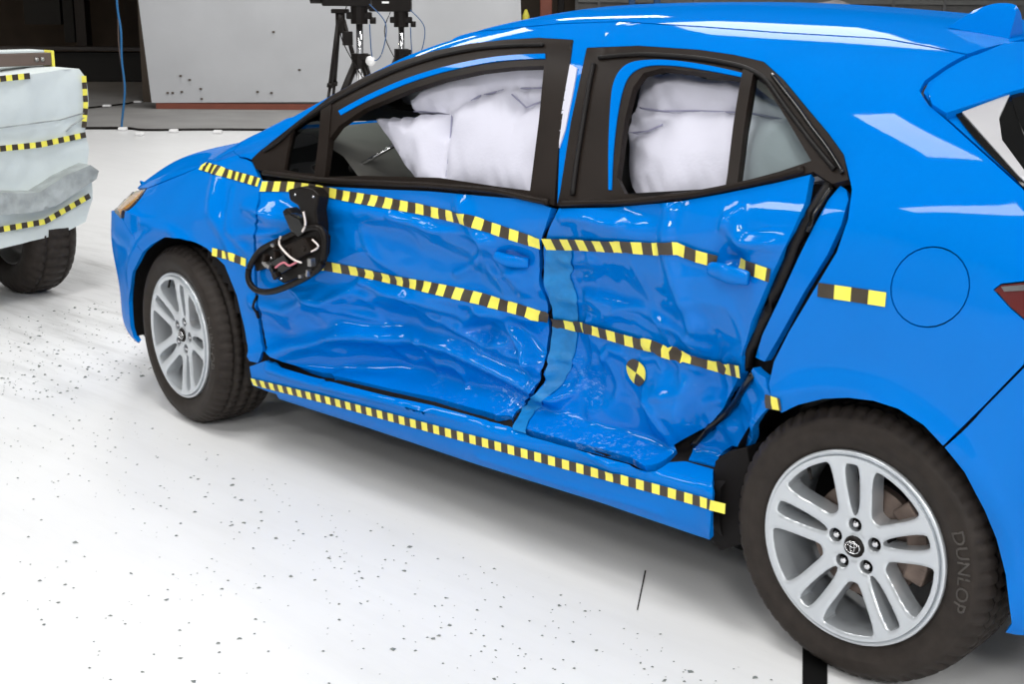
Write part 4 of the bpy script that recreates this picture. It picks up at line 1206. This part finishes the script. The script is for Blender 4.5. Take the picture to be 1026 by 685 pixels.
for px, py in ((168, 93), (173, 93), (182, 92), (190, 80), (201, 89), (202, 99), (258, 92), (272, 93), (300, 70), (181, 76), (274, 32)):
    p = at_t(px, py, 17.19); bm = bmesh.new(); add_box(bm, p-pinv, (.03, .012, .02), HROT); from_bm('scuff_mark', bm, M['darkwall'], par)
# dark bay at the left: side wall, ledge, lockers
structure(hbox('wall_bay', -4.85, 22, 3.2, .12, 7.6, 6.4, M['darkwall']), 'dark side wall of the bay')
structure(hbox('wall_bay_lintel', -9.4, 18.4, 4.4, 9, .2, 4, M['darkwall']), 'dark header above the bay opening')
structure(hbox('wall_bay_left', -13.9, 22, 3.2, .12, 7.6, 6.4, M['darkwall']), 'dark far side of the bay')
structure(hbox('ceiling_bay_blocker', -9.4, 22, 2.6, 9, 7.6, .1, M['darkwall']), 'low dark ceiling added out of view to keep the bay dark')  # unseen roof added to shut the hall lamps' light out of the bay
ledge = at_t(100, 49, 22)
tag(hbox('shelf', -6.6, 22.2, ledge.z, 3.2, .4, .05, mat('shelf_grey', (.05, .045, .045), .6)), 'long dark shelf at the back of the unlit bay', 'shelf')
tag(hbox('bench_cabinet', -6.6, 22.25, ledge.z/2-.03, 3.1, .35, ledge.z-.07, M['darkbox']), 'black cabinet under the long shelf in the unlit bay', 'cabinet')
for k, (pa, pb, pc) in enumerate(((28, 64, 24), (68, 78, 42), (80, 90, 46))):
    lo = at_t(pa, pc, 23.5); hi = at_t(pb, pc, 23.5); c = (lo+hi)/2
    o = hbox('locker', 0, 0, 0, (hi-lo).length, .3, 1.2, (M['darkbox'], M['darkbox'], mat('post_brown', (.028, .022, .02), .7))[k]); o.location = Vector((c.x, c.y, lo.z+.6))-hall(0, 0, 0)
    tag(o, ('wide black locker hanging at the back of the unlit bay', 'narrow black locker between wide locker and brown post', 'brown upright post standing in the unlit bay')[k], ('locker', 'locker', 'post')[k])
    if k == 2: o.name = 'bay_post'
bl = thing('bay_fill_light', 'added fill light, out of view, brightening the dark bay', 'lamp', hall(-9.4, 20.6, 2.5))  # invented fill source, out of view, lifting the bay's brightness
box('lamp_case', (0, 0, .025), (.5, .2, .04), M['lampbox'], bl, HROT)
ld = bpy.data.lights.new('lamp', 'AREA'); ld.size = .4; ld.energy = 45; ld.color = (1, .85, .68)
lo = bpy.data.objects.new('lamp', ld); COL.objects.link(lo); lo.parent = bl
# blue cable hanging beside the partition and the floor cable
hc = tag(tube('hanging_cable', smooth_curve([at_t(117, -60, 14.9), at_t(117, 0, 14.9), at_t(121, 30, 14.9), at_t(122, 60, 14.9), at_t(125, 90, 14.9), at_t(122, 125, 14.9), at_t(124, 130, 14.8)], 8), .012, M['cable_blue']), 'thin blue cable hanging down to the floor beside the partition', 'cable')
tube('brown_strand', smooth_curve([at_t(116, -60, 14.95), at_t(118, 10, 14.95), at_t(119, 45, 14.95), at_t(123, 75, 14.95), at_t(124, 100, 14.95), at_t(121, 128, 14.9)], 8), .007, M['brown'], hc)
tag(tube('floor_cable', smooth_curve([hall(-6, 14.66, .012), hall(-5, 14.62, .012), hall(-4.2, 14.68, .012), hall(-3.9, 14.5, .012), hall(-3.2, 14.6, .012), hall(-1.5, 14.62, .012), hall(.5, 14.6, .012)], 6), .013, M['cam_black']), 'black cable lying along the edge of the white floor', 'cable')
for (px, py), w_ in zip(((123, 129), (140, 134), (174, 131), (218, 132)), ('first', 'second', 'third', 'last')):
    p = at_z(px, py, .02); tag(box('cable_clip', p, (.09, .07, .035), M['white'], None, HROT, .01), w_+' small white clip from the left along the black floor edge cable', 'clip', 'cable clips on the floor edge')
for (px, py), w_ in zip(((107, 106), (138, 102)), ('nearer the white barrier', 'nearer the grey partition')):
    p = at_z(px, py, .02); tag(box('floor_anchor', p, (.10, .08, .03), M['white'], None, HROT, .01), 'pale floor anchor on the dark concrete, the one '+w_, 'anchor', 'floor anchors by the bay')
tag(tube('bay_cable', smooth_curve([at_z(88, 108, .012), at_z(107, 106, .012), at_z(125, 104, .012), at_z(145, 100, .012)], 6), .010, M['cam_black']), 'black cable on the dark concrete between the pale anchors', 'cable')
# right end: sectional door, posts, bundle, lamp
structure(hbox('door_1', 5.3, 24.2, 2.2, 8.5, .08, 4.4, M['door_grey']), 'grey sectional hall door at the back')
d1 = bpy.data.objects['door_1']
for px in (600, 700, 795, 895, 946):
    p = at_t(px, 8, 24.1); o = hbox('door_seam', 0, 0, 0, .05, .05, 4.4, mat('seam_grey', (.25, .25, .25), .6)); o.location = Vector((p.x, p.y, 2.2))-hall(0, 0, 0); o.parent = d1
p = at_t(850, 2, 24.1); o = hbox('door_rail', 5.3, 24.12, p.z, 8.4, .06, .07, mat('rail_grey', (.28, .28, .27), .6)); o.parent = d1
def post(name, px, t, w, m, label, cat):
    p = at_t(px, 5, t); o = box(name, Vector((p.x, p.y, 1.6)), (w, w, 3.2), m, None, HROT, .01); return tag(o, label, cat)
post('red_post', 547, 20.0, .17, M['red_post'], 'red brown upright post behind the front of the car roof', 'post')
post('dark_post', 562, 20.6, .10, M['cam_black'], 'slim dark post just right of the red brown post', 'post')
post('blue_post', 633, 20.0, .09, M['blue_post'], 'blue upright post left of the white round lamp', 'post')
post('blue_post', 658, 20.0, .09, M['blue_post'], 'blue upright post right of the white round lamp', 'post')
post('grey_post', 697, 20.8, .08, M['door_grey'], 'thin grey post in front of the sectional door', 'post')
p = at_t(645, 14, 19.8); bm = bmesh.new(); bmesh.ops.create_uvsphere(bm, u_segments=20, v_segments=12, radius=.10)
o = from_bm('round_lamp', bm, M['white'], None, True)
st = tube('lamp_stand', [Vector((0, 0, -p.z)), Vector((0, 0, -.09))], .02, M['cam_black'], o); o.location = p
tag(o, 'small white round lamp on a thin stand seen just over the roof', 'lamp')
p = at_t(527, 14, 19.0); o = tube('yellow_bollard', [Vector((p.x, p.y, 0)), Vector((p.x, p.y, p.z-.02)), p+Vector((0, 0, .06))], [.05, .05, .015], M['yellow']); tag(o, 'small yellow bollard just right of the partition end', 'bollard')
# grey cloth bundle on a stand
bun = thing('cloth_bundle', 'grey cloth covered bundle showing above the rear of the roof', 'bundle', at_t(835, 8, 16).xy.to_3d())
bz = at_t(835, 10, 16).z
bm = bmesh.new(); bmesh.ops.create_icosphere(bm, subdivisions=4, radius=1)
for v in bm.verts:
    n = vnoise(np.array([v.co.x*2.5+5]), np.array([v.co.z*2.5+v.co.y*2]))[0]; v.co *= 1+.12*n
    v.co = Vector((v.co.x*.34, v.co.y*.26, v.co.z*.17+bz-.07))
from_bm('cloth_cover', bm, M['cloth'], bun, True)
bm = bmesh.new(); add_box(bm, (0, 0, (bz-.2)/2), (.5, .4, bz-.2), HROT, .02); from_bm('crate', bm, M['darkbox'], bun)

# ------------------------------------------------------------------ tripods with cameras
def leg3(bm, apex, rad, zf, r, a0):
    for k in range(3):
        a = a0+2*math.pi*k/3; foot = Vector((apex.x+rad*math.cos(a), apex.y+rad*math.sin(a), 0)); m_ = apex.lerp(foot, .5)
        yield (apex, m_, foot, r)
def tripod(label, px, py, t, rad, a0, r):
    ap = at_t(px, py, t); root = thing('camera_tripod', label, 'tripod', Vector((ap.x, ap.y, 0)))
    top = Vector((0, 0, ap.z))
    for k in range(3):
        a = a0+2*math.pi*k/3; foot = Vector((rad*math.cos(a), rad*math.sin(a), .01)); m_ = top.lerp(foot, .5)
        bm = bmesh.new(); add_tube(bm, [top+Vector((.03*math.cos(a), .03*math.sin(a), 0)), m_], r, 8); add_tube(bm, [m_, foot], r*.7, 8); add_tube(bm, [m_.lerp(foot, -.03), m_.lerp(foot, .03)], r*1.5, 8)
        from_bm('leg', bm, M['cam_black'], root, True)
    bm = bmesh.new(); add_tube(bm, [top+Vector((0, 0, -.12)), top+Vector((0, 0, .06))], .045, 12); from_bm('head', bm, M['cam_black'], root, True)
    return root, top
r_, top = tripod('thin legged black tripod leftmost of the stands before the partition', 341, 20, 13.0, .36, YAW+math.radians(120), .02)
box('head_plate', top+Vector((0, 0, .08)), (.16, .10, .04), M['cam_black'], r_, HROT, .008)
def stand(label, px, t, zlow_py, ztop_py, camw, seed):
    base = at_t(px, ztop_py, t); root = thing('camera_stand', label, 'camera stand', Vector((base.x, base.y, 0)))
    zt = base.z; zl = at_t(px, zlow_py, t).z
    tube('column', [Vector((0, 0, zl-.3)), Vector((0, 0, zt))], .030, M['chrome'], root, 12)
    bm = bmesh.new(); add_tube(bm, [Vector((0, 0, zl-.10)), Vector((0, 0, zl+.03))], .075, 12); add_box(bm, (.07, 0, zl), (.10, .05, .05), HROT, .008); from_bm('collar', bm, M['cam_black'], root)
    for k in range(3):
        a = YAW+math.radians(200+120*k); bm = bmesh.new(); add_tube(bm, [Vector((.03*math.cos(a), .03*math.sin(a), zl-.03)), Vector((.42*math.cos(a), .42*math.sin(a), .02))], .034, 8); from_bm('leg', bm, M['cam_black'], root, True)
    bm = bmesh.new(); add_tube(bm, [Vector((0, 0, zt-.05)), Vector((0, 0, zt+.10))], .075, 12); add_box(bm, (0, 0, zt+.02), (.22, .10, .06), HROT, .01); from_bm('head', bm, M['cam_black'], root)
    kn = tube('head_knob', [HROT @ Vector((.10, -.06, zt-.02)), HROT @ Vector((.15, -.06, zt-.02))], .03, M['cam_black'], root, 10)
    cb = bmesh.new(); add_box(cb, HROT @ Vector((-camw*.25, 0, zt+.17)), (camw, .17, .14), HROT, .012); add_box(cb, HROT @ Vector((camw*.2, .02, zt+.28)), (.18, .14, .12), HROT, .012)
    cam_o = from_bm('video_camera', cb, M['cam_black'], root)
    box('camera_badge', HROT @ Vector((-camw*.35, -.09, zt+.19)), (.07, .01, .02), M['white'], cam_o, HROT)
    tube('lens', [HROT @ Vector((-camw*.70, -.02, zt+.17)), HROT @ Vector((-camw*1.0, -.02, zt+.17))], .05, M['cam_black'], cam_o, 12)
    wire = tube('signal_cable', smooth_curve([HROT @ Vector((.10, -.10, zt+.12)), HROT @ Vector((.24, -.10, zt-.05)), HROT @ Vector((.20, -.10, zt-.30)), HROT @ Vector((.12, -.10, zt-.34)), HROT @ Vector((.10, -.1, zt-.05))], 8), .005, M['blue_post'], root, 6)
    wire = tube('signal_cable', smooth_curve([HROT @ Vector((-.10, -.08, zt+.1)), HROT @ Vector((-.14, -.08, zt-.2)), HROT @ Vector((.28, -.08, zt-.9))], 8), .005, M['cam_black'], root, 6)
    return root, zl
s1, zl = stand('silver column camera stand with white round lamp, middle of the stands', 360, 12.2, 57, 18, .42, 1)
bm = bmesh.new(); bmesh.ops.create_uvsphere(bm, u_segments=16, v_segments=10, radius=.045); bmesh.ops.translate(bm, vec=HROT @ Vector((.10, -.08, zl-.03)), verts=bm.verts); from_bm('small_lamp', bm, M['white'], s1, True)
box('hung_frame', HROT @ Vector((-.10, -.05, zl+.16)), (.09, .03, .12), M['cam_black'], s1, HROT, .006)
stand('silver column camera stand furthest right, behind the front windscreen pillar', 402, 14.0, 52, 22, .42, 2)

# ------------------------------------------------------------------ floor marks and debris
def floor_strip(name, pxs, m, label, cat, h=.002):
    o = quad(name, [at_z(a, b, h) for a, b in pxs], m)
    return tag(o, label, cat)
floor_strip('floor_tape', [(804, 640), (829, 640), (829, 720), (804, 720)], M['black_tape'], 'wide black tape stripe on the white floor under the rear tyre', 'floor tape')
floor_strip('floor_crack', [(646, 571), (647.5, 571.3), (643, 592), (639, 611), (638, 610.5), (642, 591)], M['black_tape'], 'short dark crack in the white floor below the sill', 'crack')
def debris():
    V = []; F = []; mi = []
    def shard(x, y, s):
        if y > -.08 and x > -.6 or (-3.0 < x < -1.9 and y > .2): return
        b = len(V); a0 = random.random()*6.3
        for k in range(4):
            a = a0+k*1.57+random.uniform(-.4, .4); V.append((x+s*random.uniform(.4, 1)*math.cos(a), y+s*random.uniform(.4, 1)*math.sin(a), .0012))
        V.append((x, y, .0012+s*.35))
        for k in range(4): F.append((b+k, b+(k+1) % 4, b+4))
    for _ in range(650):
        p = at_z(random.uniform(0, 1000), random.uniform(300, 690), 0)
        shard(p.x, p.y, abs(random.gauss(0, .0042))+.0016)
    for _ in range(420):    # thicker along the struck side
        x = random.uniform(-.3, 2.6); y = random.gauss(-.25, .28); shard(x, y, abs(random.gauss(0, .003))+.0015)
    for _ in range(500):    # swept rubble ahead of the car
        p = at_z(random.uniform(0, 150), random.uniform(285, 400), 0); shard(p.x, p.y, abs(random.gauss(0, .0045))+.0015)
    me = bpy.data.meshes.new('debris'); me.from_pydata(V, [], F)
    o = link('debris', me, M['shard']); tag(o, 'tiny dark shards of glass and paint strewn over the white floor', 'debris', None, 'stuff')
debris()
print('MISSES', len(MISS), MISS[:40])
